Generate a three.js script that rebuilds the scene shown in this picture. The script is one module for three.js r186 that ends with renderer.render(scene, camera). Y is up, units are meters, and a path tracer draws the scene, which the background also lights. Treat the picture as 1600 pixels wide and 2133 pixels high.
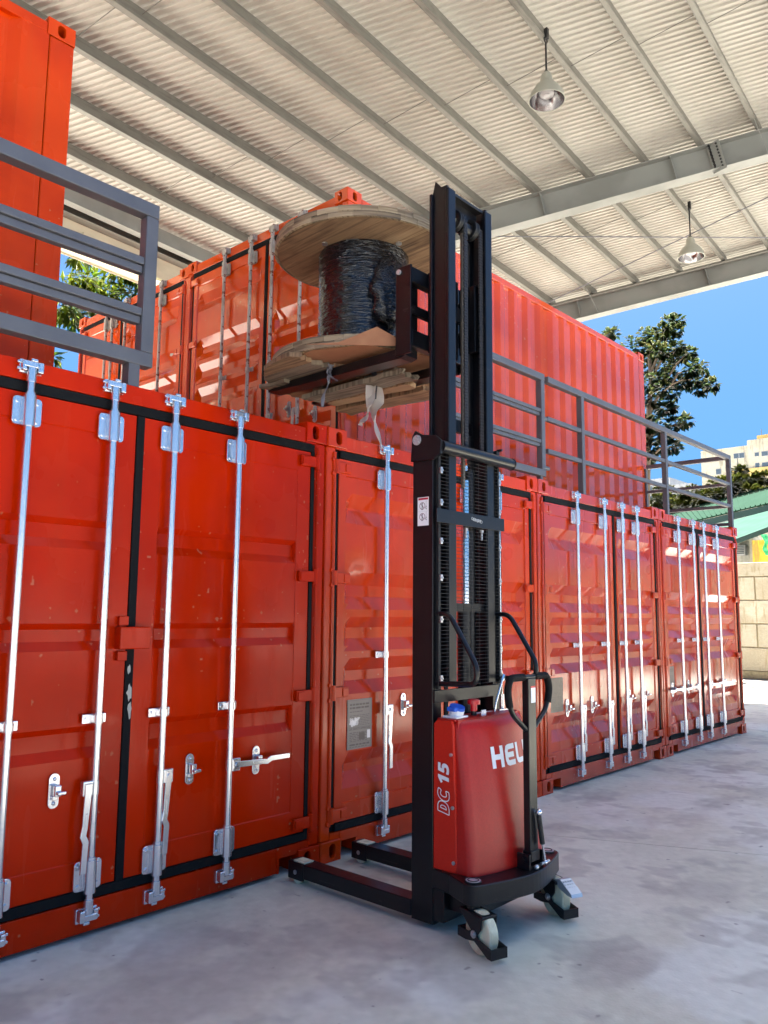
import * as THREE from 'three';
import { mergeGeometries, toCreasedNormals, mergeVertices } from 'three/addons/utils/BufferGeometryUtils.js';
import { RoundedBoxGeometry } from 'three/addons/geometries/RoundedBoxGeometry.js';
import { FontLoader } from 'three/addons/loaders/FontLoader.js';

// ---------------------------------------------------------------- camera
const scene = new THREE.Scene();
const camera = new THREE.PerspectiveCamera(65.57, 768 / 1024, 0.05, 900);
const CAM = new THREE.Vector3(-3.32, 1.4445, 3.4982);
{
  const yaw = 0.835, pit = 0.1273, rol = 0.0089;
  const fw = new THREE.Vector3(Math.sin(yaw) * Math.cos(pit), Math.sin(pit), -Math.cos(yaw) * Math.cos(pit));
  const rt = new THREE.Vector3(Math.cos(yaw), 0, Math.sin(yaw));
  const up = new THREE.Vector3().crossVectors(rt, fw);
  camera.position.copy(CAM);
  camera.up.copy(up.multiplyScalar(Math.cos(rol)).addScaledVector(rt, -Math.sin(rol)));
  camera.lookAt(CAM.clone().add(fw));
}
const renderer = new THREE.WebGLRenderer({ antialias: true });
renderer.setSize(768, 1024);
renderer.toneMapping = THREE.LinearToneMapping;
renderer.toneMappingExposure = 10.2;
renderer.shadowMap.enabled = true;

// ---------------------------------------------------------------- sky and sun
const SUN = new THREE.Vector3(Math.cos(1.309) * Math.cos(0.5), Math.sin(1.309), -Math.cos(1.309) * Math.sin(0.5));
{
  // clear air: pale at the horizon, deep blue overhead, brighter round the sun
  const w = 512, h = 256, d = new Float32Array(w * h * 4);
  const lerp = (a, b, t) => a + (b - a) * t, dir = new THREE.Vector3();
  for (let j = 0; j < h; j++) {
    const el = ((j + 0.5) / h - 0.5) * Math.PI;           // row 0 is the nadir
    const t = Math.pow(Math.max(0, Math.sin(el)), 0.5);
    const c = el < 0 ? [0.10, 0.11, 0.12] : [lerp(0.022, 0.004, t), lerp(0.064, 0.026, t), lerp(0.112, 0.088, t)];
    for (let i = 0; i < w; i++) {
      const az = ((i + 0.5) / w - 0.5) * 2 * Math.PI;      // equirectangular: u = atan2(z, x) / 2pi + 0.5
      dir.set(Math.cos(el) * Math.cos(az), Math.sin(el), Math.cos(el) * Math.sin(az));
      const g = el < 0 ? 0 : 1.2 * Math.exp(-Math.acos(Math.min(1, dir.dot(SUN))) / 0.22);
      const k = (j * w + i) * 4; d[k] = c[0] + g; d[k + 1] = c[1] + g * 0.96; d[k + 2] = c[2] + g * 0.88; d[k + 3] = 1;
    }
  }
  const sky = new THREE.DataTexture(d, w, h, THREE.RGBAFormat, THREE.FloatType);
  sky.mapping = THREE.EquirectangularReflectionMapping;
  sky.magFilter = THREE.LinearFilter; sky.minFilter = THREE.LinearFilter;
  sky.colorSpace = THREE.LinearSRGBColorSpace; sky.needsUpdate = true;
  scene.background = sky; scene.environment = sky;
}
const sun = new THREE.DirectionalLight(new THREE.Color(1, 0.95, 0.87), 5);
sun.position.copy(SUN).multiplyScalar(60); sun.target.position.set(4, 0, 0);
sun.castShadow = true; sun.shadow.mapSize.set(4096, 4096);
Object.assign(sun.shadow.camera, { left: -45, right: 45, top: 45, bottom: -45, near: 1, far: 160 });
scene.add(sun, sun.target);

// ---------------------------------------------------------------- helpers
let seed = 12345;
const rnd = () => { seed = (seed * 1664525 + 1013904223) >>> 0; return seed / 4294967296; };
const rr = (a, b) => a + (b - a) * rnd();
const V = (x, y, z) => new THREE.Vector3(x, y, z);
const C = (r, g, b) => new THREE.Color().setRGB(r, g, b);
const names = new Map();
function uniq(n) { const k = names.get(n) || 0; names.set(n, k + 1); return k ? `${n}_${String(k).padStart(3, '0')}` : n; }
function tag(o, label, category, group, kind) {
  if (label) o.userData.label = label;
  if (category) o.userData.category = category;
  if (group) o.userData.group = group;
  if (kind) o.userData.kind = kind;
  return o;
}
function thing(name, label, category, pos = [0, 0, 0], ry = 0, group) {
  const g = new THREE.Group(); g.name = uniq(name); g.position.set(...pos); g.rotation.y = ry; scene.add(g);
  return tag(g, label, category, group);
}
function prep(g) {
  if (g.index) g = g.toNonIndexed();
  for (const k of Object.keys(g.attributes)) if (!['position', 'normal', 'uv'].includes(k)) g.deleteAttribute(k);
  if (!g.attributes.normal) g.computeVertexNormals();
  if (!g.attributes.uv) g.setAttribute('uv', new THREE.BufferAttribute(new Float32Array(g.attributes.position.count * 2), 2));
  g.clearGroups && g.clearGroups();
  return g;
}
// texture coordinates in metres, laid flat on whichever plane a face lies closest to
function boxUV(g) {
  const p = g.attributes.position, n = g.attributes.normal, u = g.attributes.uv;
  for (let i = 0; i < p.count; i += 3) {
    const nx = Math.abs(n.getX(i) + n.getX(i + 1) + n.getX(i + 2)), ny = Math.abs(n.getY(i) + n.getY(i + 1) + n.getY(i + 2)), nz = Math.abs(n.getZ(i) + n.getZ(i + 1) + n.getZ(i + 2));
    for (let k = i; k < i + 3 && k < p.count; k++) {
      if (ny >= nx && ny >= nz) u.setXY(k, p.getX(k), p.getZ(k));
      else if (nx >= nz) u.setXY(k, p.getZ(k), p.getY(k));
      else u.setXY(k, p.getX(k), p.getY(k));
    }
  }
  return g;
}
function merge(list, keepUV) {
  const a = (Array.isArray(list) ? list : [list]).map(prep);
  const g = a.length > 1 ? mergeGeometries(a) : a[0];
  return keepUV ? g : boxUV(g);
}
function part(name, geoms, mat, parent, keepUV) {
  const m = new THREE.Mesh(geoms.isBufferGeometry && geoms.userData.ready ? geoms : merge(geoms, keepUV), mat);
  m.name = name; m.castShadow = m.receiveShadow = true; parent.add(m);
  return m;
}
const ready = (geoms, keepUV) => { const g = merge(geoms, keepUV); g.userData.ready = true; return g; };
function solo(name, geoms, mat, label, category, group, kind, keepUV) {
  const m = part(uniq(name), geoms, mat, scene, keepUV);
  return tag(m, label, category, group, kind);
}
function box(cx, cy, cz, sx, sy, sz, r = 0) {
  const g = r > 0 ? new RoundedBoxGeometry(sx, sy, sz, 1, Math.min(r, sx / 2.1, sy / 2.1, sz / 2.1)) : new THREE.BoxGeometry(sx, sy, sz);
  return g.translate(cx, cy, cz);
}
const b2 = (x0, x1, y0, y1, z0, z1, r = 0) => box((x0 + x1) / 2, (y0 + y1) / 2, (z0 + z1) / 2, x1 - x0, y1 - y0, z1 - z0, r);
function cyl(p, q, r, seg = 12, r2 = r) {
  const a = V(...p), b = V(...q), d = b.clone().sub(a);
  const g = new THREE.CylinderGeometry(r2, r, d.length(), seg);
  g.applyQuaternion(new THREE.Quaternion().setFromUnitVectors(V(0, 1, 0), d.clone().normalize()));
  return g.translate((a.x + b.x) / 2, (a.y + b.y) / 2, (a.z + b.z) / 2);
}
// box beam between two points, width w (sideways) and height h (towards up)
function beam(p, q, w, h, up = V(0, 1, 0)) {
  const a = V(...p), b = V(...q), d = b.clone().sub(a), L = d.length(); d.normalize();
  const s = new THREE.Vector3().crossVectors(up, d).normalize(), u = new THREE.Vector3().crossVectors(d, s);
  const g = new THREE.BoxGeometry(w, h, L);
  g.applyMatrix4(new THREE.Matrix4().makeBasis(s, u, d));
  return g.translate((a.x + b.x) / 2, (a.y + b.y) / 2, (a.z + b.z) / 2);
}
// round tube along a polyline with rounded corners
function pipe(pts, r, bend = 0.04, seg = 10) {
  const P = pts.map(p => V(...p)), path = new THREE.CurvePath();
  let cur = P[0];
  for (let i = 1; i < P.length - 1; i++) {
    const a = P[i - 1], c = P[i], b = P[i + 1];
    const k = Math.min(bend, c.distanceTo(a) * 0.45, c.distanceTo(b) * 0.45);
    const s = c.clone().add(a.clone().sub(c).normalize().multiplyScalar(k)), e = c.clone().add(b.clone().sub(c).normalize().multiplyScalar(k));
    path.add(new THREE.LineCurve3(cur, s)); path.add(new THREE.QuadraticBezierCurve3(s, c, e)); cur = e;
  }
  path.add(new THREE.LineCurve3(cur, P[P.length - 1]));
  const n = P.length * 10;
  return new THREE.TubeGeometry(path, n, r, seg, false);
}
function extrude(pts, depth, bevel = 0, holes = []) {
  const s = pts instanceof THREE.Shape ? pts : new THREE.Shape(pts.map(p => new THREE.Vector2(...p)));
  for (const h of holes) s.holes.push(h);
  return new THREE.ExtrudeGeometry(s, { depth, bevelEnabled: bevel > 0, bevelSize: bevel, bevelThickness: bevel, bevelSegments: 1, curveSegments: 8 });
}
function ovalPath(cx, cy, w, h) {                        // upright stadium
  const p = new THREE.Path(), r = w / 2, k = h / 2 - r;
  p.moveTo(cx + r, cy - k); p.lineTo(cx + r, cy + k); p.absarc(cx, cy + k, r, 0, Math.PI, false);
  p.lineTo(cx - r, cy - k); p.absarc(cx, cy - k, r, Math.PI, 2 * Math.PI, false);
  return p;
}
// ---------------------------------------------------------------- computed textures
function hash(x, y, s) { let h = (x * 374761393 + y * 668265263 + s * 1274126177) | 0; h = Math.imul(h ^ (h >>> 13), 1274126177); return ((h ^ (h >>> 16)) >>> 0) / 4294967296; }
function vn(x, y, per, s) {                              // value noise that repeats every `per` cells
  const xi = Math.floor(x), yi = Math.floor(y), fx = x - xi, fy = y - yi;
  const m = (a, p) => ((a % p) + p) % p, u = fx * fx * (3 - 2 * fx), v = fy * fy * (3 - 2 * fy);
  const px = Array.isArray(per) ? per[0] : per, py = Array.isArray(per) ? per[1] : per;
  const a = hash(m(xi, px), m(yi, py), s), b = hash(m(xi + 1, px), m(yi, py), s), c = hash(m(xi, px), m(yi + 1, py), s), d = hash(m(xi + 1, px), m(yi + 1, py), s);
  return a + (b - a) * u + (c - a) * v + (a - b - c + d) * u * v;
}
function fbm(u, v, f, oct, s) { let t = 0, a = 0.5, n = 0; for (let o = 0; o < oct; o++) { t += a * vn(u * f, v * f, f, s + o); n += a; f *= 2; a *= 0.5; } return t / n; }
function fbm2(u, v, fx, fy, oct, s) { let t = 0, a = 0.5, n = 0; for (let o = 0; o < oct; o++) { t += a * vn(u * fx, v * fy, [fx, fy], s + o); n += a; fx *= 2; fy *= 2; a *= 0.5; } return t / n; }
const sm = (a, b, x) => { const t = Math.min(1, Math.max(0, (x - a) / (b - a))); return t * t * (3 - 2 * t); };
const clamp = (x, a = 0, b = 1) => Math.min(b, Math.max(a, x));
function tex(n, metres, fn, srgb) {                       // fn(u,v) -> [r,g,b] 0..1 (srgb colour when srgb is set)
  const d = new Uint8Array(n * n * 4);
  for (let j = 0; j < n; j++) for (let i = 0; i < n; i++) {
    const c = fn(i / n, j / n), k = (j * n + i) * 4;
    d[k] = 255 * clamp(c[0]); d[k + 1] = 255 * clamp(c[1]); d[k + 2] = 255 * clamp(c[2]); d[k + 3] = 255;
  }
  const t = new THREE.DataTexture(d, n, n, THREE.RGBAFormat);
  t.wrapS = t.wrapT = THREE.RepeatWrapping; t.magFilter = THREE.LinearFilter; t.minFilter = THREE.LinearMipmapLinearFilter; t.generateMipmaps = true;
  if (srgb) t.colorSpace = THREE.SRGBColorSpace;
  t.repeat.set(1 / metres, 1 / metres); t.needsUpdate = true;
  return t;
}
function grey(n, metres, fn) { return tex(n, metres, (u, v) => { const g = fn(u, v); return [g, g, g]; }); }
function mix(a, b, t) { return [a[0] + (b[0] - a[0]) * t, a[1] + (b[1] - a[1]) * t, a[2] + (b[2] - a[2]) * t]; }

// ---------------------------------------------------------------- materials
const M = {};
{
  // sheet-steel paint: slight long-wave unevenness plus fine orange peel, gloss varied by dust and rub marks
  const wave = grey(512, 1.9, (u, v) => 0.82 * fbm(u, v, 5, 3, 3) + 0.1 * fbm(u, v, 24, 2, 9) + 0.04 * fbm(u, v, 110, 1, 5));
  const gloss = grey(512, 2.3, (u, v) => { const a = fbm(u, v, 6, 5, 21), b = fbm2(u, v, 60, 5, 3, 40); return 0.16 + 0.22 * sm(0.4, 0.75, a) + 0.12 * sm(0.55, 0.8, b); });
  const paintCol = (base, dirt, s, k) => tex(512, 2.7, (u, v) => {
    const a = fbm(u, v, 4, 5, s), b = fbm2(u, v, 40, 4, 4, s + 7), c = fbm(u, v, 90, 2, s + 11);
    let col = mix(base, [base[0] * 0.9, base[1] * 0.8, base[2] * 0.8], sm(0.35, 0.7, a));
    col = mix(col, dirt, k * (0.22 * sm(0.5, 0.8, b) + 0.12 * sm(0.5, 0.75, a)));
    if (c > 0.86 && a > 0.5) col = mix(col, [0.75, 0.62, 0.55], 0.5);
    return col;
  }, true);
  const paint = (base, s, k = 1, cc = 0.55, sp = 1, ior = 1.5) => new THREE.MeshPhysicalMaterial({ ior, map: paintCol(base, [0.62, 0.42, 0.34], s, k), roughness: 1, roughnessMap: gloss, bumpMap: wave, bumpScale: 0.004, clearcoat: cc, clearcoatRoughness: 0.12, specularIntensity: sp });
  M.redDeep = paint([0.80, 0.16, 0.0], 31, 0.25, 0.04, 0.22);           // first container
  M.red = paint([0.85, 0.24, 0.03], 57, 0.5, 0.25, 0.4);                // behind the stacker
  M.redGloss = paint([0.83, 0.25, 0.06], 59, 0.6, 0.7, 0.5, 1.5);      // the two at the sunny end
  M.orangeDull = paint([0.85, 0.26, 0.02], 85, 0.4, 0.06, 0.3);
  M.orange = paint([0.84, 0.30, 0.03], 83, 0.4, 0.9, 0.5, 1.5); M.orange.roughness = 0.4; M.orange.clearcoatRoughness = 0.06;        // the upper ones
  M.rubber = new THREE.MeshPhysicalMaterial({ color: C(0.006, 0.006, 0.0065), roughness: 0.7, specularIntensity: 0.35, bumpMap: grey(128, 0.2, (u, v) => fbm(u, v, 14, 3, 4)), bumpScale: 0.002 });
  const zb = grey(256, 0.25, (u, v) => fbm(u, v, 10, 4, 8));
  M.zinc = new THREE.MeshStandardMaterial({ color: C(0.78, 0.77, 0.79), metalness: 0.9, roughness: 0.24 });
  M.greyBar = new THREE.MeshStandardMaterial({ map: tex(256, 0.8, (u, v) => { const a = fbm2(u, v, 30, 9, 4, 5); let c = mix([0.72, 0.70, 0.66], [0.58, 0.55, 0.50], sm(0.4, 0.7, a)); if (fbm(u, v, 22, 3, 14) > 0.69) c = [0.42, 0.22, 0.14]; return c; }, true), metalness: 0.1, roughness: 0.5 });
  M.plateText = null;
  // dark blue-grey painted railing tube
  M.rail = new THREE.MeshStandardMaterial({ map: tex(256, 1.1, (u, v) => { const a = fbm(u, v, 10, 4, 61); return mix([0.34, 0.34, 0.365], [0.40, 0.40, 0.42], a); }, true), roughness: 0.42, metalness: 0.1, bumpMap: grey(128, 0.3, (u, v) => fbm(u, v, 20, 3, 6)), bumpScale: 0.0006 });
  // stacker black paint, with scuffs
  M.black = new THREE.MeshPhysicalMaterial({ map: tex(512, 0.9, (u, v) => { const a = fbm(u, v, 12, 4, 71), b = fbm2(u, v, 4, 60, 3, 33); let c = mix([0.055, 0.05, 0.06], [0.085, 0.078, 0.088], a); if (b > 0.76 && a > 0.52) c = [0.18, 0.16, 0.16]; return c; }, true), roughness: 0.34, specularIntensity: 0.7, bumpMap: grey(256, 0.15, (u, v) => fbm(u, v, 40, 2, 6)), bumpScale: 0.0003, clearcoat: 0.12, clearcoatRoughness: 0.2 });
  M.blackDull = new THREE.MeshStandardMaterial({ color: C(0.007, 0.007, 0.008), roughness: 0.55 });
  M.flake = new THREE.MeshStandardMaterial({ color: C(0.5, 0.46, 0.38), roughness: 0.7 });
  M.cover = new THREE.MeshPhysicalMaterial({ map: tex(256, 0.4, (u, v) => { const a = fbm(u, v, 60, 2, 91); return mix([0.66, 0.10, 0.075], [0.72, 0.115, 0.085], a); }, true), roughness: 0.34, bumpMap: grey(256, 0.12, (u, v) => fbm(u, v, 50, 2, 16)), bumpScale: 0.0004, specularIntensity: 0.6, clearcoat: 0.15, clearcoatRoughness: 0.3 });
  M.coverSide = new THREE.MeshPhysicalMaterial({ map: tex(256, 0.4, (u, v) => { const a = fbm(u, v, 60, 2, 95); return mix([0.76, 0.15, 0.085], [0.80, 0.165, 0.095], a); }, true), roughness: 0.45, specularIntensity: 0.5 });
  M.chrome = new THREE.MeshStandardMaterial({ color: C(0.83, 0.82, 0.85), metalness: 0.95, roughness: 0.14 });
  M.steel = new THREE.MeshStandardMaterial({ color: C(0.55, 0.55, 0.56), metalness: 0.85, roughness: 0.35 });
  M.brass = new THREE.MeshStandardMaterial({ color: C(0.20, 0.165, 0.13), metalness: 0.5, roughness: 0.45 });
  M.chain = new THREE.MeshStandardMaterial({ color: C(0.085, 0.08, 0.082), metalness: 0.6, roughness: 0.42 });
  M.nylon = new THREE.MeshPhysicalMaterial({ map: tex(256, 0.3, (u, v) => mix([0.90, 0.87, 0.74], [0.80, 0.75, 0.62], sm(0.4, 0.75, fbm(u, v, 7, 4, 12))), true), roughness: 0.45 });
  M.white = new THREE.MeshStandardMaterial({ color: C(0.82, 0.82, 0.84), roughness: 0.5 });
  M.blue = new THREE.MeshStandardMaterial({ color: C(0.02, 0.12, 0.62), roughness: 0.35 });
  M.redKnob = new THREE.MeshStandardMaterial({ color: C(0.62, 0.012, 0.02), roughness: 0.28 });
  M.yellow = new THREE.MeshStandardMaterial({ color: C(0.62, 0.48, 0.12), roughness: 0.55 });
  M.pedal = new THREE.MeshStandardMaterial({ color: C(0.55, 0.57, 0.60), metalness: 0.55, roughness: 0.42 });
  // wood: long grain runs along u
  const woodT = (base, dark, s) => tex(512, 0.62, (u, v) => {
    const g = fbm2(u, v, 2, 46, 4, s), k = fbm2(u, v, 5, 7, 3, s + 4), f = fbm2(u, v, 12, 150, 2, s + 9);
    let c = mix(base, dark, 0.6 * sm(0.42, 0.72, g) + 0.3 * sm(0.45, 0.8, k));
    return mix(c, dark, 0.25 * f);
  }, true);
  const wb = grey(512, 0.62, (u, v) => fbm2(u, v, 3, 60, 4, 77));
  const wood = (a, b, s) => new THREE.MeshStandardMaterial({ map: woodT(a, b, s), roughness: 0.82, bumpMap: wb, bumpScale: 0.0025 });
  M.wood = [wood([0.66, 0.53, 0.40], [0.40, 0.30, 0.22], 5), wood([0.60, 0.48, 0.36], [0.35, 0.26, 0.19], 25), wood([0.69, 0.57, 0.44], [0.46, 0.35, 0.25], 45)];
  M.rim = [wood([0.66, 0.58, 0.47], [0.36, 0.29, 0.22], 15), wood([0.58, 0.50, 0.40], [0.30, 0.25, 0.20], 35), wood([0.72, 0.64, 0.52], [0.42, 0.34, 0.25], 55)];
  M.woodGrey = wood([0.55, 0.49, 0.42], [0.30, 0.26, 0.22], 65);
  M.card = new THREE.MeshStandardMaterial({ map: tex(256, 0.5, (u, v) => mix([0.66, 0.46, 0.33], [0.58, 0.38, 0.27], fbm(u, v, 9, 4, 3)), true), roughness: 0.9 });
  M.film = new THREE.MeshPhysicalMaterial({ color: C(0.006, 0.0065, 0.009), roughness: 0.16, bumpMap: grey(1024, 0.5, (u, v) => { const a = fbm2(u, v, 7, 44, 2, 18), b = fbm2(u, v, 11, 80, 2, 28); return 0.6 * Math.abs(2 * a - 1) + 0.4 * Math.abs(2 * b - 1); }), bumpScale: 0.007, clearcoat: 0.3, clearcoatRoughness: 0.1 });
  M.rag = new THREE.MeshPhysicalMaterial({ color: C(0.62, 0.56, 0.52), roughness: 0.5, transmission: 0.35, thickness: 0, side: THREE.DoubleSide });
  M.ragDark = new THREE.MeshStandardMaterial({ color: C(0.07, 0.065, 0.075), roughness: 0.5, side: THREE.DoubleSide });
  // concrete floor: trowel clouds, scuffs, oil spots, hair scratches
  const floorCol = tex(2048, 9.7, (u, v) => {
    const a = fbm(u, v, 4, 6, 101), b = fbm(u, v, 13, 5, 111), c = fbm2(u, v, 17, 26, 4, 121), d = fbm(u, v, 240, 2, 131), e = fbm(u, v, 30, 4, 141), f = fbm2(u, v, 60, 44, 3, 147), wx = fbm(u, v, 9, 3, 149);
    let col = mix([0.88, 0.875, 0.80], [0.81, 0.80, 0.725], sm(0.38, 0.64, a));
    col = mix(col, [0.89, 0.895, 0.86], 0.6 * sm(0.50, 0.70, b));
    col = mix(col, [0.70, 0.685, 0.64], 0.55 * sm(0.54, 0.72, c));
    col = mix(col, [0.65, 0.635, 0.595], 0.5 * sm(0.62, 0.76, e) * sm(0.4, 0.6, a));
    col = mix(col, [0.68, 0.665, 0.625], 0.45 * sm(0.60, 0.76, f));
    const sp = fbm2(u, v, 190, 150, 2, 145); if (sp > 0.88) col = mix(col, [0.46, 0.44, 0.42], 0.6 * sm(0.88, 0.94, sp));
    const w = d - 0.5; return [col[0] + 0.07 * w, col[1] + 0.07 * w, col[2] + 0.07 * w];
  }, true);
  const floorRough = grey(1024, 7.3, (u, v) => 0.42 + 0.3 * fbm(u, v, 9, 5, 151) + 0.12 * sm(0.5, 0.7, fbm2(u, v, 10, 50, 3, 161)));
  M.floor = new THREE.MeshStandardMaterial({ map: floorCol, roughness: 1, roughnessMap: floorRough, bumpMap: grey(1024, 1.3, (u, v) => 0.6 * fbm(u, v, 18, 4, 171) + 0.4 * fbm(u, v, 120, 2, 181)), bumpScale: 0.0022 });
  M.joint = new THREE.MeshStandardMaterial({ color: C(0.07, 0.066, 0.06), roughness: 0.9 });
  M.yard = new THREE.MeshStandardMaterial({ map: tex(1024, 13, (u, v) => { const a = fbm(u, v, 5, 6, 201), b = fbm(u, v, 90, 2, 211); return mix([0.74, 0.73, 0.70], [0.66, 0.645, 0.615], sm(0.35, 0.7, a) * 0.8 + 0.2 * b); }, true), roughness: 0.9 });
  M.asphalt = new THREE.MeshStandardMaterial({ map: tex(512, 5, (u, v) => { const a = fbm(u, v, 8, 5, 205), b = fbm(u, v, 120, 2, 215); return mix([0.34, 0.335, 0.33], [0.26, 0.255, 0.25], 0.6 * a + 0.4 * b); }, true), roughness: 0.9 });
  M.roofSheet = new THREE.MeshStandardMaterial({ map: tex(512, 3.1, (u, v) => { const a = fbm(u, v, 4, 4, 221), b = fbm2(u, v, 50, 3, 3, 231); return mix([0.70, 0.685, 0.655], [0.64, 0.62, 0.585], 0.6 * sm(0.35, 0.7, a) + 0.4 * sm(0.5, 0.8, b)); }, true), roughness: 0.5 });
  M.purlin = new THREE.MeshStandardMaterial({ map: tex(512, 1.4, (u, v) => { const a = fbm(u, v, 12, 4, 241), b = fbm2(u, v, 5, 40, 3, 251); return mix([0.46, 0.455, 0.43], [0.37, 0.36, 0.34], 0.6 * a + 0.5 * sm(0.5, 0.75, b)); }, true), metalness: 0.25, roughness: 0.5 });
  M.rafter = new THREE.MeshStandardMaterial({ map: tex(512, 2.9, (u, v) => { const a = fbm(u, v, 6, 5, 261); return mix([0.49, 0.495, 0.48], [0.44, 0.445, 0.43], sm(0.35, 0.7, a)); }, true), roughness: 0.52 });
  M.gutter = new THREE.MeshStandardMaterial({ map: tex(256, 2, (u, v) => mix([0.78, 0.76, 0.66], [0.66, 0.64, 0.56], fbm2(u, v, 6, 12, 4, 271)), true), roughness: 0.6 });
  M.dark = new THREE.MeshStandardMaterial({ color: C(0.03, 0.03, 0.032), roughness: 0.8 });
  const wallT = (a, b, c, s, m) => tex(512, m, (u, v) => { const p = fbm(u, v, 5, 5, s), q = fbm2(u, v, 30, 4, 3, s + 5), f = fbm(u, v, 70, 2, s + 9); let k = mix(a, b, sm(0.4, 0.7, p)); k = mix(k, c, 0.7 * sm(0.6, 0.78, q)); const w = (f - 0.5) * 0.06; return [k[0] + w, k[1] + w, k[2] + w]; }, true);
  const blockB = grey(256, 0.6, (u, v) => 0.5 * fbm(u, v, 10, 4, 5) + 0.5 * fbm(u, v, 50, 2, 7));
  M.block = [0, 1, 2].map(i => new THREE.MeshStandardMaterial({ map: wallT([0.70 - 0.03 * i, 0.675 - 0.03 * i, 0.60 - 0.03 * i], [0.63, 0.595, 0.51], [0.56, 0.51, 0.40], 301 + 20 * i, 1.7), roughness: 0.9, bumpMap: blockB, bumpScale: 0.008 }));
  M.mortar = new THREE.MeshStandardMaterial({ map: wallT([0.62, 0.575, 0.45], [0.56, 0.515, 0.40], [0.48, 0.44, 0.33], 371, 1.3), roughness: 0.95, bumpMap: blockB, bumpScale: 0.01 });
  M.cream = new THREE.MeshStandardMaterial({ map: wallT([0.61, 0.59, 0.53], [0.57, 0.545, 0.48], [0.44, 0.415, 0.37], 391, 9), roughness: 0.9 });
  M.yellowBand = new THREE.MeshStandardMaterial({ map: wallT([0.66, 0.56, 0.36], [0.62, 0.53, 0.33], [0.50, 0.44, 0.32], 411, 7), roughness: 0.9 });
  M.whiteWall = new THREE.MeshStandardMaterial({ map: wallT([0.56, 0.57, 0.58], [0.52, 0.53, 0.55], [0.45, 0.47, 0.49], 431, 7), roughness: 0.85 });
  M.greyWall = new THREE.MeshStandardMaterial({ map: wallT([0.60, 0.60, 0.57], [0.54, 0.54, 0.52], [0.46, 0.45, 0.43], 451, 3), roughness: 0.9 });
  M.yellowWall = new THREE.MeshStandardMaterial({ map: wallT([0.85, 0.72, 0.26], [0.80, 0.66, 0.24], [0.6, 0.5, 0.3], 471, 2), roughness: 0.8 });
  M.greenRoof = new THREE.MeshPhysicalMaterial({ specularIntensity: 0.15, map: tex(256, 3, (u, v) => mix([0.085, 0.18, 0.135], [0.105, 0.205, 0.155], fbm2(u, v, 6, 20, 4, 481)), true), roughness: 0.9 });
  M.greenDark = new THREE.MeshStandardMaterial({ color: C(0.008, 0.035, 0.03), roughness: 0.6 });
  M.greenPale = new THREE.MeshPhysicalMaterial({ specularIntensity: 0.15, map: tex(256, 2, (u, v) => mix([0.20, 0.30, 0.265], [0.165, 0.26, 0.225], fbm(u, v, 6, 4, 491)), true), roughness: 0.9 });
  M.glass = new THREE.MeshPhysicalMaterial({ color: C(0.06, 0.075, 0.09), roughness: 0.08, metalness: 0.0, clearcoat: 1 });
  M.bark = new THREE.MeshStandardMaterial({ map: tex(256, 0.8, (u, v) => mix([0.42, 0.37, 0.31], [0.27, 0.23, 0.19], fbm2(u, v, 20, 4, 4, 501)), true), roughness: 0.9 });
  const leaf = (c) => new THREE.MeshPhysicalMaterial({ color: c, vertexColors: true, roughness: 0.55, transmission: 0.5, thickness: 0, side: THREE.DoubleSide });
  M.leafA = leaf(C(0.27, 0.33, 0.20)); M.leafB = leaf(C(0.36, 0.45, 0.10)); M.leafC = leaf(C(0.15, 0.18, 0.05));
  M.lampOut = new THREE.MeshStandardMaterial({ color: C(0.34, 0.34, 0.29), roughness: 0.45, metalness: 0.3 });
  M.lampIn = new THREE.MeshStandardMaterial({ color: C(0.42, 0.41, 0.42), roughness: 0.2, metalness: 1 });
  M.bulb = new THREE.MeshPhysicalMaterial({ color: C(0.45, 0.45, 0.47), roughness: 0.25 });
}

// ================================================================ SETTING
// ground: one large sheet of pale yard concrete, the shed's own floor slabs a little above it
{
  const g = new THREE.PlaneGeometry(900, 900).rotateX(-Math.PI / 2).translate(100, -0.03, 0);
  solo('ground', g, M.yard, 'pale concrete yard and land around the shed', null, null, 'structure');
}
{
  const q = [[-60, -4.75], [13.5, -4.75], [13.5, -40], [-60, -40]];
  solo('road', extrude(q, 0.02).rotateX(-Math.PI / 2).translate(0, -0.028, 0), M.asphalt, 'dark asphalt road in front of the shed', null, null, 'structure');
}
const W = 2.438, H = 2.591, L = 6.058;
{
  // floor of skewed bays: joints follow the rafters
  const f = new THREE.Group(); f.name = 'floor'; scene.add(f); tag(f, 'grey trowelled concrete shed floor with thin joints', null, null, 'structure');
  
  const k = 0.45; { const q = [[-15 - 6.9 * k, 6.9], [11.6 - 6.9 * k, 6.9], [11.6 + 4.6 * k, -4.6], [-15 + 4.6 * k, -4.6]]; part('joint_filler', extrude(q, 0.004).rotateX(-Math.PI / 2).translate(0, -0.018, 0), M.joint, f); }
  const zs = [-6.9, 4.6];       // joint lines: x = x0 + k z
  const xs = [-15, -9, -3.8, 1.21, 6.3, 11.6], gap = 0.006;
  for (let j = 0; j < zs.length - 1; j++) for (let i = 0; i < xs.length - 1; i++) {
    const z0 = zs[j] + gap, z1 = zs[j + 1] - gap, xa = xs[i] + gap, xb = xs[i + 1] - gap;
    const s = [[xa + k * z0, -z0], [xb + k * z0, -z0], [xb + k * z1, -z1], [xa + k * z1, -z1]];
    const g = extrude(s, 0.008, 0.0015).rotateX(-Math.PI / 2).translate(0, -0.0097, 0);
    part('slab', g, M.floor, f);
  }
}
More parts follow.
